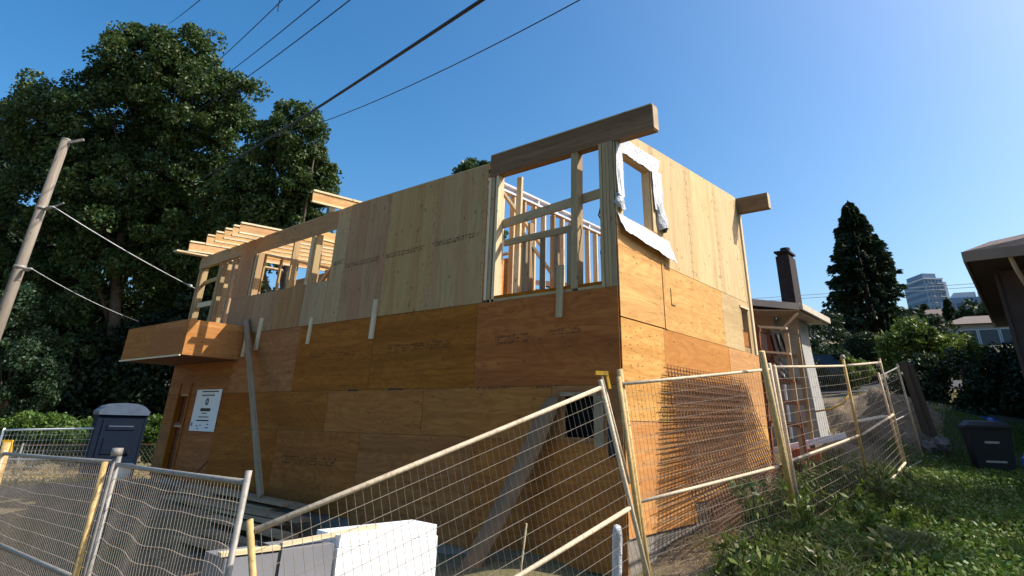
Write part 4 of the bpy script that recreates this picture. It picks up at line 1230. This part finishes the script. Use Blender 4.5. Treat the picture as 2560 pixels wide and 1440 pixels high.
mb = MB(); mb.tube([(-.25, .40, .98), (.25, .40, .98)], .018, 8); bp(mb, 'handle', 'black', True)
for sx in (-.2, .2):
    mb = MB(); mb.tube([(sx-.03, .26, .10), (sx+.03, .26, .10)], .10, 16); bp(mb, 'wheel', 'rubber')
mb = MB(); mb.box(-.10, .10, -.322, -.312, .70, .76); bp(mb, 'sticker', 'galv')
mb = MB(); mb.box(-.14, .14, -.302, -.29, .42, .45); bp(mb, 'sticker', 'galv')
mb = MB(); mb.box(-.24, .24, -.335, -.31, .86, .90); bp(mb, 'rim', 'black')
# blue tarp heap and other clutter by the bin
def lump(name, c, s, mat, label, cat, seed=1, n=14, kind=None):
    r_ = random.Random(seed); V, Fc = [], []
    ph = [r_.uniform(0, 6) for _ in range(6)]
    for j in range(n//2+1):
        th = math.pi*j/(n//2)
        for i in range(n):
            a = 2*math.pi*i/n
            rr = 1+.16*math.sin(3*a+ph[0]+th*2)+.12*math.sin(5*a+ph[1]-th*3)+.08*math.sin(8*th+ph[2])
            V.append((c[0]+s[0]*rr*math.sin(th)*math.cos(a), c[1]+s[1]*rr*math.sin(th)*math.sin(a), c[2]+s[2]*rr*math.cos(th)))
    for j in range(n//2):
        for i in range(n):
            i2 = (i+1) % n; Fc.append((j*n+i, (j+1)*n+i, (j+1)*n+i2, j*n+i2))
    return tag(mesh_obj(name, V, Fc, M[mat], None, False), label, cat, kind=kind)
lump('blue_tarp', (3.62, 9.35, .62), (.18, .3, .26), 'tarp', 'blue tarp heap beside the black bin at the right edge', 'tarp', 2, 24)
lump('blue_tarp', (2.95, 12.2, 1.35), (.35, .3, .18), 'tarp', 'folded blue tarp in the shade behind the black bin', 'tarp', 5, 20)
tag(board('white_plank', (2.0, 10.4, .72), (2.5, 10.5, .76), .12, .05, M['membrane']), 'white plank lying in the shade between fence end and bin', 'plank')
for i, (x, y, z, s) in enumerate([(1.95, 9.3, 1.02, .16), (2.15, 9.6, 1.08, .18), (2.05, 9.0, .72, .17), (2.2, 9.1, .55, .15), (1.9, 8.7, .6, .13)]):
    lump('boulder', (x, y, z-.12), (s, s*1.1, s*.8), 'rock', ['dark boulder on top of the rock pile', 'right top boulder of the rock pile', 'middle boulder of the rock pile', 'low right boulder of the rock pile', 'front low boulder of the rock pile'][i]+' past the fence end', 'boulder', i+3, 16)
for i, (x, y) in enumerate([(2.25, 6.2), (2.1, 5.9), (1.75, 1.9)]):
    lump('stone', (x, y, gzf(x, y)+.03), (.10, .07, .05), 'membrane', ['pale stone on the sunlit grass by the fence foot', 'smaller pale stone next to the fence foot', 'pale stone in the weeds behind the fence'][i], 'stone', i+30, 12)

# ------------------------------------------------------------ street with two cars
RX = MB()
rp = [(-14, 24.2), (-4, 25.2), (6, 27.5), (16, 30)]
for (xa, ya), (xb, yb) in zip(rp, rp[1:]):
    for k in range(4):
        t0, t1 = k/4, (k+1)/4
        q = []
        for t, dy in ((t0, -1.6), (t1, -1.6), (t1, 2.6), (t0, 2.6)):
            x = xa+(xb-xa)*t; y = ya+(yb-ya)*t+dy; q.append((x, y, gzf(x, y)+.05))
        RX.quad(*q)
M['asphalt'] = plain('asphalt', (.05, .05, .052), .9, var=.2, scale=12)
tag(RX.build('street', M['asphalt']), kind='structure')
def car(loc, rz, mat, label):
    c_ = empty('parked_car', loc); tag(c_, label, 'car', 'cars parked on the uphill street')
    T_ = Matrix.Translation(loc) @ Matrix.Rotation(rz, 4, 'Z')
    def cp(mb, name, mt_, par=None, smooth=False):
        o = mesh_obj(name, mb.v, mb.f, M[mt_], None, smooth); o.matrix_basis = T_; adopt(o, par or c_); return o
    prof = [(-2.2, .35), (-2.25, .75), (-2.0, .92), (-1.1, 1.0), (-.9, 1.02), (1.3, 1.02), (2.0, .95), (2.2, .75), (2.2, .35)]
    mb = MB(); k = len(prof)
    for y in (-.88, .88): mb.v += [(x, y, z) for x, z in prof]
    mb.f += [(i, i+1, k+i+1, k+i) for i in range(k-1)]+[tuple(reversed(range(k))), tuple(range(k, 2*k)), (0, k, 2*k-1, k-1)]
    cp(mb, 'body', mat)
    mb = MB(); mb.add([(-1.25, -.8, 1.0), (1.5, -.8, 1.0), (1.5, .8, 1.0), (-1.25, .8, 1.0), (-.45, -.62, 1.46), (.9, -.62, 1.46), (.9, .62, 1.46), (-.45, .62, 1.46)], BOXF)
    cab = cp(mb, 'cabin', 'glass')
    mb = MB(); mb.box(-.48, .93, -.64, .64, 1.462, 1.49); cp(mb, 'roof', mat, cab)
    for x in (-1.4, 1.35):
        for y in (-.9, .72):
            mb = MB(); mb.tube([(x, y, .33), (x, y+.18, .33)], .33, 18); w1 = cp(mb, 'wheel', 'rubber')
            mb = MB(); mb.tube([(x, y-.01, .33), (x, y+.19, .33)], .19, 12); cp(mb, 'rim', 'galv', w1)
    for y in (-.75, .5):
        mb = MB(); mb.box(-2.27, -2.22, y, y+.25, .66, .8); cp(mb, 'headlight', 'membrane')
x, y = -4.2, 25.6; car((x, y, gzf(x, y)+.1), R(12), 'car_dark', 'dark car parked up the street, half hidden by the pale chimney wall')
x, y = -3.0, 30.2; car((x, y, gzf(x, y)-.25), R(100), 'car_silver', 'silver car seen above the side fence')

# ------------------------------------------------------------ far buildings
def px_frame(rz, loc): return Matrix.Translation(loc) @ Matrix.Rotation(rz, 4, 'Z')
TW = empty('apartment_tower', (-22, 300, 45)); tag(TW, 'tall haze blue apartment tower on the hill right of the conifer', 'building')
Tm = px_frame(R(38), (-21.7, 299.8, 20))
def tw(mb, name, mat, par=TW):
    o = mesh_obj(name, [(x*.60, y*.9, z) for x, y, z in mb.v], mb.f, M[mat]); o.matrix_basis = Tm; adopt(o, par); return o
# near corner at local origin: one face runs along local +Y (left), other along local +X (right)
HT = 45.0
tw(MB().box(0, 13, 0, 17, 0, HT-2.2), 'core', 'haze_cladding')
tw(MB().box(1.5, 11, 2, 15, HT-2.199, HT), 'penthouse', 'haze_cladding')
tw(MB().box(-.4, 13.4, -.4, 17.4, HT-2.9, HT-2.3), 'parapet', 'tower_white')
nf = 15
for i in range(nf):
    z = HT-4.6-i*2.75
    tw(MB().box(-.06, -.01, .8, 16.2, z, z+1.35), 'window_band', 'tower_glass')
    for j in range(5):
        x = .8+j*2.45
        tw(MB().box(x, x+1.5, -.06, -.01, z, z+1.5), 'window', 'tower_glass')
    for j in (1, 3, 4):
        x = .5+j*2.45
        tw(MB().box(x, x+2.0, -1.3, -.07, z-.35, z-.05), 'balcony', 'tower_white')
tw(MB().box(13.001, 14.6, -.8, .4, 0, HT-4), 'fin', 'tower_white')
BK = empty('office_block', (-8, 240, 38)); tag(BK, 'low pale office block on the hill right of the tower', 'building')
def bk(mb, name, mat):
    o = mesh_obj(name, mb.v, mb.f, M[mat]); o.matrix_basis = px_frame(R(12), (-12, 238, 30)); adopt(o, BK)
bk(MB().box(0, 16, 0, 10, 0, 12.8), 'wall', 'haze_cladding'); bk(MB().box(3, 9, 1, 9, 12.801, 14.6), 'penthouse', 'tower_white'); bk(MB().box(11, 14, 1, 9, 12.801, 15.8), 'penthouse', 'haze_cladding')
for i in range(3):
    for j in range(7): bk(MB().box(.6+j*2.2, 2.2+j*2.2, -.06, -.01, 3+i*3.2, 4.6+i*3.2), 'window', 'tower_glass')
GB = empty('gabled_house', (-24, 113, 18)); tag(GB, 'small white gabled house far up the hill left of the conifer', 'house')
def gb(mb, name, mat):
    o = mesh_obj(name, mb.v, mb.f, M[mat]); o.matrix_basis = px_frame(R(20), (-24.4, 113, 16.4)); adopt(o, GB)
gb(MB().box(-1.7, 2.0, 0, 6, -2, 2.7), 'wall', 'tower_white')
mb = MB(); mb.add([(-2.1, -.4, 2.7), (-2.1, 6, 2.7), (.1, -.4, 4.9), (.1, 6, 4.9), (2.4, -.4, 2.7), (2.4, 6, 2.7)], [(0, 1, 3, 2), (2, 3, 5, 4), (0, 2, 4), (1, 5, 3), (0, 4, 5, 1)])
gb(mb, 'roof', 'haze_cladding')
for x in (-1.2, .3): gb(MB().box(x, x+.9, -.05, -.01, .6, 1.9), 'window', 'tower_glass')
gb(MB().box(2.0, 4.2, 1, 5, -2, 1.6), 'wing', 'tower_white')
def far_house(name, loc, rz, w, d, h, label, wallm='stucco_lit', roofm='shingle', rise=1.6):
    o0 = empty(name, loc); tag(o0, label, 'house')
    Tm_ = px_frame(rz, loc)
    def ad(mb, nm, mt_, par=None):
        o = mesh_obj(nm, mb.v, mb.f, M[mt_]); o.matrix_basis = Tm_; adopt(o, par or o0); return o
    ad(MB().box(0, w, 0, d, -3, h), 'wall', wallm)
    mb = MB(); mb.add([(-.6, -.6, h), (w+.6, -.6, h), (w+.6, d+.6, h), (-.6, d+.6, h), (w*.3, d/2, h+rise), (w*.7, d/2, h+rise)], [(0, 1, 5, 4), (1, 2, 5), (2, 3, 4, 5), (3, 0, 4), (3, 2, 1, 0)])
    ad(mb, 'roof', roofm)
    for i in range(3):
        x = .6+i*(w-1.4)/3
        f_ = ad(MB().box(x-.08, x+1.38, -.05, -.005, .52, 2.08), 'window', 'tower_white')
        ad(MB().box(x, x+1.3, -.08, -.051, .6, 2.0), 'pane', 'glass', f_)
far_house('hillside_house', (-.6, 59, 7.5), R(10), 6.0, 7, 2.5, 'pale house with hipped brown roof above the yellow green shrubs', rise=1.2)
far_house('hillside_bungalow', (5.0, 52, 6.6), R(-8), 7, 6, 2.1, 'white walled bungalow partly hidden behind the right house eaves', rise=1.3)
far_house('uphill_house', (-9.5, 118, 15), R(8), 8, 8, 4.4, 'white house seen between conifer and tower foot', wallm='tower_white', rise=2)
MB_ = MB()
for zz in (.0, .35): MB_.tube([(-40, 60, 14.6+zz), (8, 70, 14.9+zz)], .03, 5)
tag(MB_.build('street_wires', M['cable_grey']), 'thin wires crossing low behind the conifer', 'cable')
# garden fence of pickets on the hedge
PF = empty('picket_fence', (3.2, 17.5, 3)); tag(PF, 'dark low picket fence above the shaded hedge', 'fence')
for i in range(20):
    x = 2.3+i*.11
    MB().box(x, x+.05, 17.5, 17.53, 2.6, 3.35).build('picket', M['dark_wall'], PF)
MB().box(2.2, 4.6, 17.54, 17.58, 3.25, 3.33).build('rail', M['dark_wall'], PF)

# ------------------------------------------------------------ vegetation
def branchy(T_, base, top, r0, limbs, mat='bark'):
    base, top = Vector(base), Vector(top)
    mb = MB()
    pts = [base.lerp(top, t)+Vector((.25*math.sin(t*5), .2*math.sin(t*7+1), 0)) for t in [i/8 for i in range(9)]]
    pts[0] = base
    mb.tube(pts, [r0*(1-.85*i/8) for i in range(9)], 9)
    mb.build('trunk', M[mat], T_, True)
    for i, q in enumerate(limbs):
        t = .25+.6*i/max(1, len(limbs)-1)
        s0 = base.lerp(top, t); q = Vector(q)
        md = s0.lerp(q, .5)+Vector((0, 0, .4))
        MB().tube([s0, md, q], [r0*.45*(1-t*.6), r0*.28*(1-t*.6), .03], 6).build('limb', M[mat], T_, True)

def broad_tree(name, label, base, top, blobs, nclus, nleaf, size, mat, r0=.35, clus=(.5, 1.1), group=None, cat='tree', gap=0.0):
    T_ = empty(name, base); tag(T_, label, cat, group)
    bl = np.array([b[:3] for b in blobs]); br = np.array([b[3:6] for b in blobs]); wgt = np.prod(br, axis=1)**(2/3); wgt /= wgt.sum()
    idx = rng.choice(len(bl), nclus, p=wgt)
    d = rng.normal(size=(nclus, 3)); d /= np.linalg.norm(d, axis=1)[:, None]
    rr = rng.uniform(.55, 1.0, nclus)[:, None]
    C_ = bl[idx]+d*rr*br[idx]
    rad = rng.uniform(clus[0], clus[1], nclus)
    P_ = cluster_points(C_, rad, nleaf, .35)
    np_mesh('crown', leaf_quads(P_, size), 4, M[mat], T_)
    lim = [tuple(C_[i]) for i in range(0, min(nclus, 9))]
    branchy(T_, base, top, r0, lim)
    return T_

# main deciduous mass behind left (about 32 m away)
broad_tree('broadleaf_tree', 'tallest broadleaf tree with olive crown left of the house', (-41.5, 9, -.9), (-38.5, 4.8, 20),
           [(-37.3, 4.4, 21.9, 3.3, 3.3, 3.3), (-40.6, 3.3, 19.3, 4.0, 4.0, 4.0), (-43.3, 1.7, 18.3, 3.7, 3.7, 3.7), (-35.6, 6.9, 19.9, 3.7, 3.7, 3.7), (-34.5, 9.0, 17.8, 2.9, 2.9, 2.9), (-35.2, 5.4, 23.5, 1.9, 1.9, 1.9), (-38.1, 3.6, 23.6, 1.9, 1.9, 1.9), (-33.3, 8.6, 20.3, 2.1, 2.1, 2.1),
            (-40.7, 5.8, 14.7, 5.3, 5.3, 5.3), (-37.3, 9.2, 13.3, 4.5, 4.5, 4.5), (-45.0, 3.5, 12.7, 4.8, 4.8, 4.8), (-42.2, 7.9, 8.9, 5.3, 5.3, 5.3), (-36.2, 11.4, 11.0, 3.2, 3.2, 3.2)], 900, 230000, .27, 'leaf_main', .5, (.45, 1.15))
broad_tree('broadleaf_tree', 'smaller broadleaf tree whose crown ends above the roof joists', (-31, 14.0, -.5), (-28.6, 11.2, 16.5),
           [(-27.9, 10.3, 17.1, 1.9, 1.9, 1.9), (-29.4, 10.6, 14.8, 2.6, 2.6, 2.6), (-28.0, 11.8, 14.6, 1.6, 1.6, 1.6), (-31.0, 10.3, 13.0, 2.7, 2.7, 2.7), (-29.3, 12.1, 12.1, 1.8, 1.8, 1.8)], 260, 62000, .25, 'leaf_main', .35, (.4, .9))
broad_tree('bushy_tree', 'grey green bush tree behind the lower part of the utility pole', (-37, 3.0, -1.1), (-36.9, 2.6, 4.5),
           [(-36.9, 2.5, 3.6, 1.9, 1.9, 1.9), (-36.8, 1.3, 5.9, 1.4, 1.4, 1.4), (-36.8, 3.4, 2.1, 1.4, 1.4, 1.4)], 110, 26000, .20, 'leaf_shade', .2, (.3, .7))
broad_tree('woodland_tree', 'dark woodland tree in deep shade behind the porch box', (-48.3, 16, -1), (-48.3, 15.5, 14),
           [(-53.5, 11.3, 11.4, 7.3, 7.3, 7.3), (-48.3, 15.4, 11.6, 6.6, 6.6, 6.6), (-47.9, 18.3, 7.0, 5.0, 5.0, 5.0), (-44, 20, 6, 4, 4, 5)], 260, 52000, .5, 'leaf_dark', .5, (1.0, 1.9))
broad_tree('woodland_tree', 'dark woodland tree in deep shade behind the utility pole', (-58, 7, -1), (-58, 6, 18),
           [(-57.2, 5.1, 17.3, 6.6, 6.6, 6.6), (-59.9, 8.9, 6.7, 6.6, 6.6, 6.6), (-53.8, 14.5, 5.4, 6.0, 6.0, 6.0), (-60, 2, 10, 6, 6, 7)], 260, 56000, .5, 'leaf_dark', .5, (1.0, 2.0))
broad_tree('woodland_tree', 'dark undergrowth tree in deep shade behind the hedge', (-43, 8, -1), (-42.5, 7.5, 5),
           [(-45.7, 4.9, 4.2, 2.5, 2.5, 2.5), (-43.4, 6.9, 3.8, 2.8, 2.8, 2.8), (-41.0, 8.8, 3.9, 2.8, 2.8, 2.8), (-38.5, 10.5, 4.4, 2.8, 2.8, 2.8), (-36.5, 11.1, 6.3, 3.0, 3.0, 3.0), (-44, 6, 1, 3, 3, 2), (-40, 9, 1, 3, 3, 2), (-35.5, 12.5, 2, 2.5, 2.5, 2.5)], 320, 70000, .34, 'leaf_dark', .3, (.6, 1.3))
# tree tip that shows over the roof
broad_tree('distant_tree', 'small tree top peeking over the pale upper wall', (-21.8, 20, 1), (-21.6, 19.5, 16),
           [(-21.6, 19.4, 15.9, 1.1, 1.1, 1.5), (-21.6, 19.4, 11, 2, 2, 4)], 50, 9000, .30, 'leaf_main', .25, (.35, .7))

def conifer(name, label, base, H_, R_, n, mat, size=.5, z0=.06, tiers=46, lean=(0, 0), power=.85, cat='tree'):
    T_ = empty(name, base); tag(T_, label, cat)
    bx_, by_, bz_ = base
    MB().tube([base, (bx_+lean[0], by_+lean[1], bz_+H_*.97)], [R_*.09, .03], 9).build('trunk', M['dark_bark'], T_, True)
    nb = tiers*9
    t = rng.uniform(z0, 1, nb)**.9
    az = rng.uniform(0, 2*math.pi, nb)
    Lb = R_*(1-t)**power*rng.uniform(.72, 1.12, nb)+.12
    k = rng.integers(0, nb, n)
    u = rng.uniform(.25, 1, n)
    wob = rng.normal(0, .10, n)
    a = az[k]+wob*(1.2-u)
    rr = Lb[k]*u
    z = bz_+t[k]*H_-rr*.28+.10*rr*u+rng.normal(0, .10, n)
    P_ = np.stack([bx_+lean[0]*t[k]+rr*np.cos(a), by_+lean[1]*t[k]+rr*np.sin(a), z], 1)
    dr = np.stack([np.cos(a), np.sin(a), -.35+0*a], 1)
    np_mesh('crown', leaf_quads(P_, size, aspect=.42, droop=dr*1.6), 4, M[mat], T_)
    return T_
conifer('conifer_tree', 'dark tall conical conifer standing alone against the sky on the right', (-3.75, 41.7, 5.6), 11.3, 3.75, 75000, 'leaf_cone', .34, power=.68)
conifer('spruce_tree', 'dark spruce with drooping sprays at the far left edge', (-53.9, 1.1, -1), 25.0, 6.5, 34000, 'leaf_dark', .6)
for i, (x, y, h, r_) in enumerate([(-8.0, 125, 9, 2.6), (-6.2, 130, 7, 2.4), (-3.5, 110, 8.5, 2.6), (-2.0, 112, 6.5, 2.6)]):
    conifer('hill_conifer', ['small conifer below the left side of the tower', 'small conifer below the tower', 'dark conifer between tower and office block', 'dark conifer below the office block'][i], (x, y, gzf(x, y)-1.5), h*.72, r_*.8, 3500, 'leaf_cone', .9)
# far wood on the hillside under the tower
def foliage_mass(name, label, blobs, nclus, nleaf, size, mat, clus, cat='bush', kind=None, flat=1.0):
    bl = np.array([b[:3] for b in blobs]); br = np.array([b[3:6] for b in blobs])
    wgt = np.prod(br, axis=1)**(2/3); wgt /= wgt.sum()
    idx = rng.choice(len(bl), nclus, p=wgt)
    d = rng.normal(size=(nclus, 3)); d /= np.linalg.norm(d, axis=1)[:, None]
    C_ = bl[idx]+d*rng.uniform(.6, 1, nclus)[:, None]*br[idx]
    P_ = cluster_points(C_, rng.uniform(clus[0], clus[1], nclus), nleaf, .3)
    o = np_mesh(name, leaf_quads(P_, size), 4, M[mat])
    return tag(o, label, cat, kind=kind)
foliage_mass('hillside_woods', 'green wooded hillside below the tower', [(x, 150+5*math.sin(x), gzf(x, 150)+1.5, 4, 4, 3.5) for x in range(-60, 34, 6)], 260, 26000, 1.1, 'leaf_cone', (1.2, 2.5), 'woods', 'stuff')
foliage_mass('hillside_trees', 'trees between houses on the slope', [(-6, 92, gzf(-6, 92)+.5, 3, 3, 2.2), (2, 90, gzf(2, 90)+1, 3.5, 3.5, 2.5), (8, 95, gzf(8, 95)+4, 4, 4, 4), (-14, 90, gzf(-14, 90)+2, 4, 4, 3), (-1, 75, 10, 2, 2, 1.6), (4.5, 78, 13.0, 3, 3, 2.6)], 110, 16000, .6, 'leaf_cone', (.7, 1.6), 'woods', 'stuff')
# yard tree outside the frame on the right; its dappled shade lies on the lawn
broad_tree('yard_tree', 'leafy yard tree on the lawn right of the side fence, shading the grass', (9.6, 7.2, .3), (9.2, 7.0, 6.5),
           [(7.4, 7.5, 6.1, 1.9, 1.0, .9), (9.2, 8.6, 6.0, 1.8, 1.1, 1.1), (7.3, 4.4, 6.3, .9, .7, .6), (8.2, 2.2, 6.4, 1.0, .7, .6), (9.6, 5.6, 6.2, 1.2, .8, .8)], 130, 26000, .20, 'leaf_main', .18, (.25, .6))
# round clipped bush
n_ = 16000
d = rng.normal(size=(n_, 3)); d /= np.linalg.norm(d, axis=1)[:, None]
P_ = np.array([-2.05, 28.2, 4.75])+d*np.array([1.12, 1.12, 1.05])*rng.uniform(.93, 1.0, n_)[:, None]
o = np_mesh('clipped_bush', leaf_quads(P_, .13), 4, M['leaf_bushdark']); tag(o, 'dark round clipped bush below the conifer', 'bush')
foliage_mass('flowering_bush', 'lighter leafy bush in front of the round clipped bush', [(-1.95, 23.6, 3.55, .75, .6, .55)], 30, 5000, .13, 'leaf_shrub', (.15, .32))
foliage_mass('dark_bush', 'dark bush left of the lighter one under the conifer', [(-3.3, 25.5, 3.9, 1.3, 1, .9), (-5.0, 31, 5.2, 2.6, 2, 2.0), (.6, 31, 5.4, 1.8, 1.6, 1.6)], 90, 14000, .2, 'leaf_bushdark', (.3, .7))
foliage_mass('tall_shrub', 'yellow green sprawling shrub between conifer and right house', [(.9, 17.4, 3.7, 1.0, .9, .75), (2.0, 18.0, 3.55, 1.0, .9, .7), (1.35, 17.2, 4.25, .5, .5, .35), (2.9, 19, 3.2, .7, .8, .5)], 130, 17000, .14, 'leaf_shrub', (.15, .42))
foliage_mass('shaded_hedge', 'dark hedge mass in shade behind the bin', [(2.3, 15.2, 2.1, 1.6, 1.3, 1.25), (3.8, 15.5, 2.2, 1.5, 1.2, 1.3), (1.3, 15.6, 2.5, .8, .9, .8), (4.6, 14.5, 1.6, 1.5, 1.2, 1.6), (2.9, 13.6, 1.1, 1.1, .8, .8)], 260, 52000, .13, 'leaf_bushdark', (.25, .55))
mb = MB()
for i in range(16):
    x = random.uniform(.5, 1.9); y = 17.2+random.uniform(-.4, .4); z = 4.1+random.uniform(-.2, .2)
    mb.tube([(x, y, z), (x+random.uniform(-.25, .1), y, z+random.uniform(.3, .8))], [.012, .004], 4)
tag(mb.build('shrub_shoots', M['weed']), 'upright pale shoots above the yellow green shrub', 'shrub')
# hedge on the left
foliage_mass('bramble_hedge', 'bright green bramble hedge along the field behind the blue toilet', [(-34.5+1.15*i, -1.4+.80*i, .18+.12*math.sin(i*1.7), 1.2, 1.0, .95) for i in range(10)], 520, 80000, .14, 'leaf_hedge', (.22, .5), 'hedge')

# ------------------------------------------------------------ grass and weeds
def in_region(x, y):
    """lawn at the right of the side fence plus the strip towards the camera"""
    return (x > 1.5+.12*np.sin(y*2.1)) | ((y < -2.6) & (x > 1.6))
def blades(n, x0, x1, y0, y1, h0, h1, w, mat, name, mask=None, lean=.5, clump=None, dens=None):
    x = rng.uniform(x0, x1, n); y = rng.uniform(y0, y1, n)
    if clump is not None:
        k = rng.integers(0, len(clump), n); c_ = np.array(clump)
        a_ = rng.uniform(0, 6.28, n); r_ = c_[k, 2]*rng.uniform(0, 1, n)**.6
        x = c_[k, 0]+r_*np.cos(a_); y = c_[k, 1]+r_*np.sin(a_)
    if mask is not None:
        q = mask(x, y); x, y = x[q], y[q]; n = len(x)
    h = rng.uniform(h0, h1, n)*(.75+.35*np.sin(x*2.3+y*1.1)*np.sin(y*1.9))
    a = rng.uniform(0, 2*np.pi, n); z = gz(x, y)-.01
    B_ = np.stack([x, y, z], 1)
    wv = np.stack([np.cos(a), np.sin(a), 0*a], 1)*w*rng.uniform(.6, 1.3, n)[:, None]
    b = rng.uniform(0, 2*np.pi, n)
    ln = np.stack([np.cos(b), np.sin(b), 0*b], 1)*(h*rng.uniform(.1, lean*1.5, n))[:, None]
    V = np.empty((n, 2, 4, 3))
    mid = B_+ln*.35; mid[:, 2] += h*.6
    tip = B_+ln; tip[:, 2] += h*(1-.25*lean)
    V[:, 0, 0] = B_-wv; V[:, 0, 1] = B_+wv; V[:, 0, 2] = mid+wv*.8; V[:, 0, 3] = mid-wv*.8
    V[:, 1, 0] = mid-wv*.8; V[:, 1, 1] = mid+wv*.8; V[:, 1, 2] = tip+wv*.12; V[:, 1, 3] = tip-wv*.12
    o = np_mesh(name, V.reshape(-1, 3), 4, M[mat]); o['kind'] = 'stuff'
    return o
lawn = lambda x, y: (x > 1.75) & (y > -6)
blades(60000, 1.6, 5.2, -5.5, 4.2, .05, .14, .0045, 'grassblade', 'lawn_grass', lambda x, y: x > 1.35+.2*np.sin(y*3))
blades(45000, 1.9, 6.0, 4.2, 12.5, .05, .12, .007, 'grassblade', 'lawn_grass', lambda x, y: x > 1.95)
blades(26000, 1.1, 2.9, -4.2, 5.2, .12, .36, .006, 'weed', 'tall_weeds', lambda x, y: np.abs(x-1.95-.15*np.sin(y*2)) < .75, lean=.9)
blades(7000, .35, 1.7, 2.6, 6.4, .12, .45, .007, 'weed', 'tall_weeds', lean=.9)
blades(9000, .1, 1.6, -1.6, 3.2, .02, .08, .004, 'straw', 'dry_straw', lean=1.6)
blades(26000, -27, -14, -4, 6, .10, .30, .014, 'straw', 'dry_field_grass', lean=.9)
blades(9000, -2, 2.2, 9, 24, .10, .30, .014, 'straw', 'dry_field_grass', lean=.9)
# small broad leaves (clover, dandelion) in the lawn
n_ = 60000
x = rng.uniform(1.3, 5.5, n_); y = rng.uniform(-5, 9, n_); q = (x > 1.45+.25*np.sin(y*2)); x, y = x[q], y[q]
P_ = np.stack([x, y, gz(x, y)+rng.uniform(.04, .17, len(x))], 1)
o = np_mesh('clover_leaves', leaf_quads(P_, .052, updown=.9, aspect=.7), 4, M['grassblade']); o['kind'] = 'stuff'
# leafy weeds by the fence
wl = 'leafy weeds along the side fence'
wk = random.Random(9)
WP = [(1.55, -.9, .55), (1.35, -1.6, .45), (1.9, .1, .50), (1.5, 1.2, .75), (1.4, 1.7, .8), (1.9, 1.5, .6), (1.5, 2.6, .8), (1.95, 2.6, .55), (1.3, 3.4, .7), (1.9, 3.6, .6), (1.55, 4.3, .6), (1.2, 2.2, .85), (2.2, -.6, .35), (1.0, 4.6, .5), (1.75, -2.3, .45), (2.1, 4.9, .4), (2.3, .8, .45), (2.0, -1.5, .5), (1.2, .6, .6), (2.4, 2.2, .4), (1.1, 3.0, .7), (2.6, -.2, .35), (1.45, .2, .7), (1.0, 1.3, .5), (1.3, 4.0, .7), (2.2, 3.4, .45)]
WL = ['pointed leaf weed', 'broad leaf weed', 'straggly weed', 'tall arching weed']
for i, (x, y, h) in enumerate(WP):
    base = Vector((x, y, gzf(x, y)-.02))
    w0 = empty('weed_plant', base)
    tag(w0, 'leafy green weed growing along the side fence, one of several alike', 'weed', wl)
    st = MB(); LV = []
    for k in range(wk.randint(5, 8)):
        a = wk.uniform(0, 6.28); sp = wk.uniform(.08, .45)*h
        pts = [base+Vector((math.cos(a)*sp*t**1.4, math.sin(a)*sp*t**1.4, h*wk.uniform(.85, 1.1)*(t-.25*t*t*wk.random()))) for t in (0, .35, .7, 1)]
        st.tube(pts, [.006, .005, .004, .002], 4, False)
        for j in range(16):
            t = .2+.8*j/16
            ii = min(2, int(t*3)); p_ = pts[ii].lerp(pts[ii+1], t*3-ii)
            LV.append((p_.x+wk.uniform(-.05, .05), p_.y+wk.uniform(-.05, .05), p_.z+wk.uniform(-.02, .03)))
    st.build('stem', M['weed'], w0)
    o = np_mesh('leaves', leaf_quads(np.array(LV), .10, aspect=.36, updown=.8), 4, M['weed' if i % 3 == 0 else 'leaf_shrub'], w0)
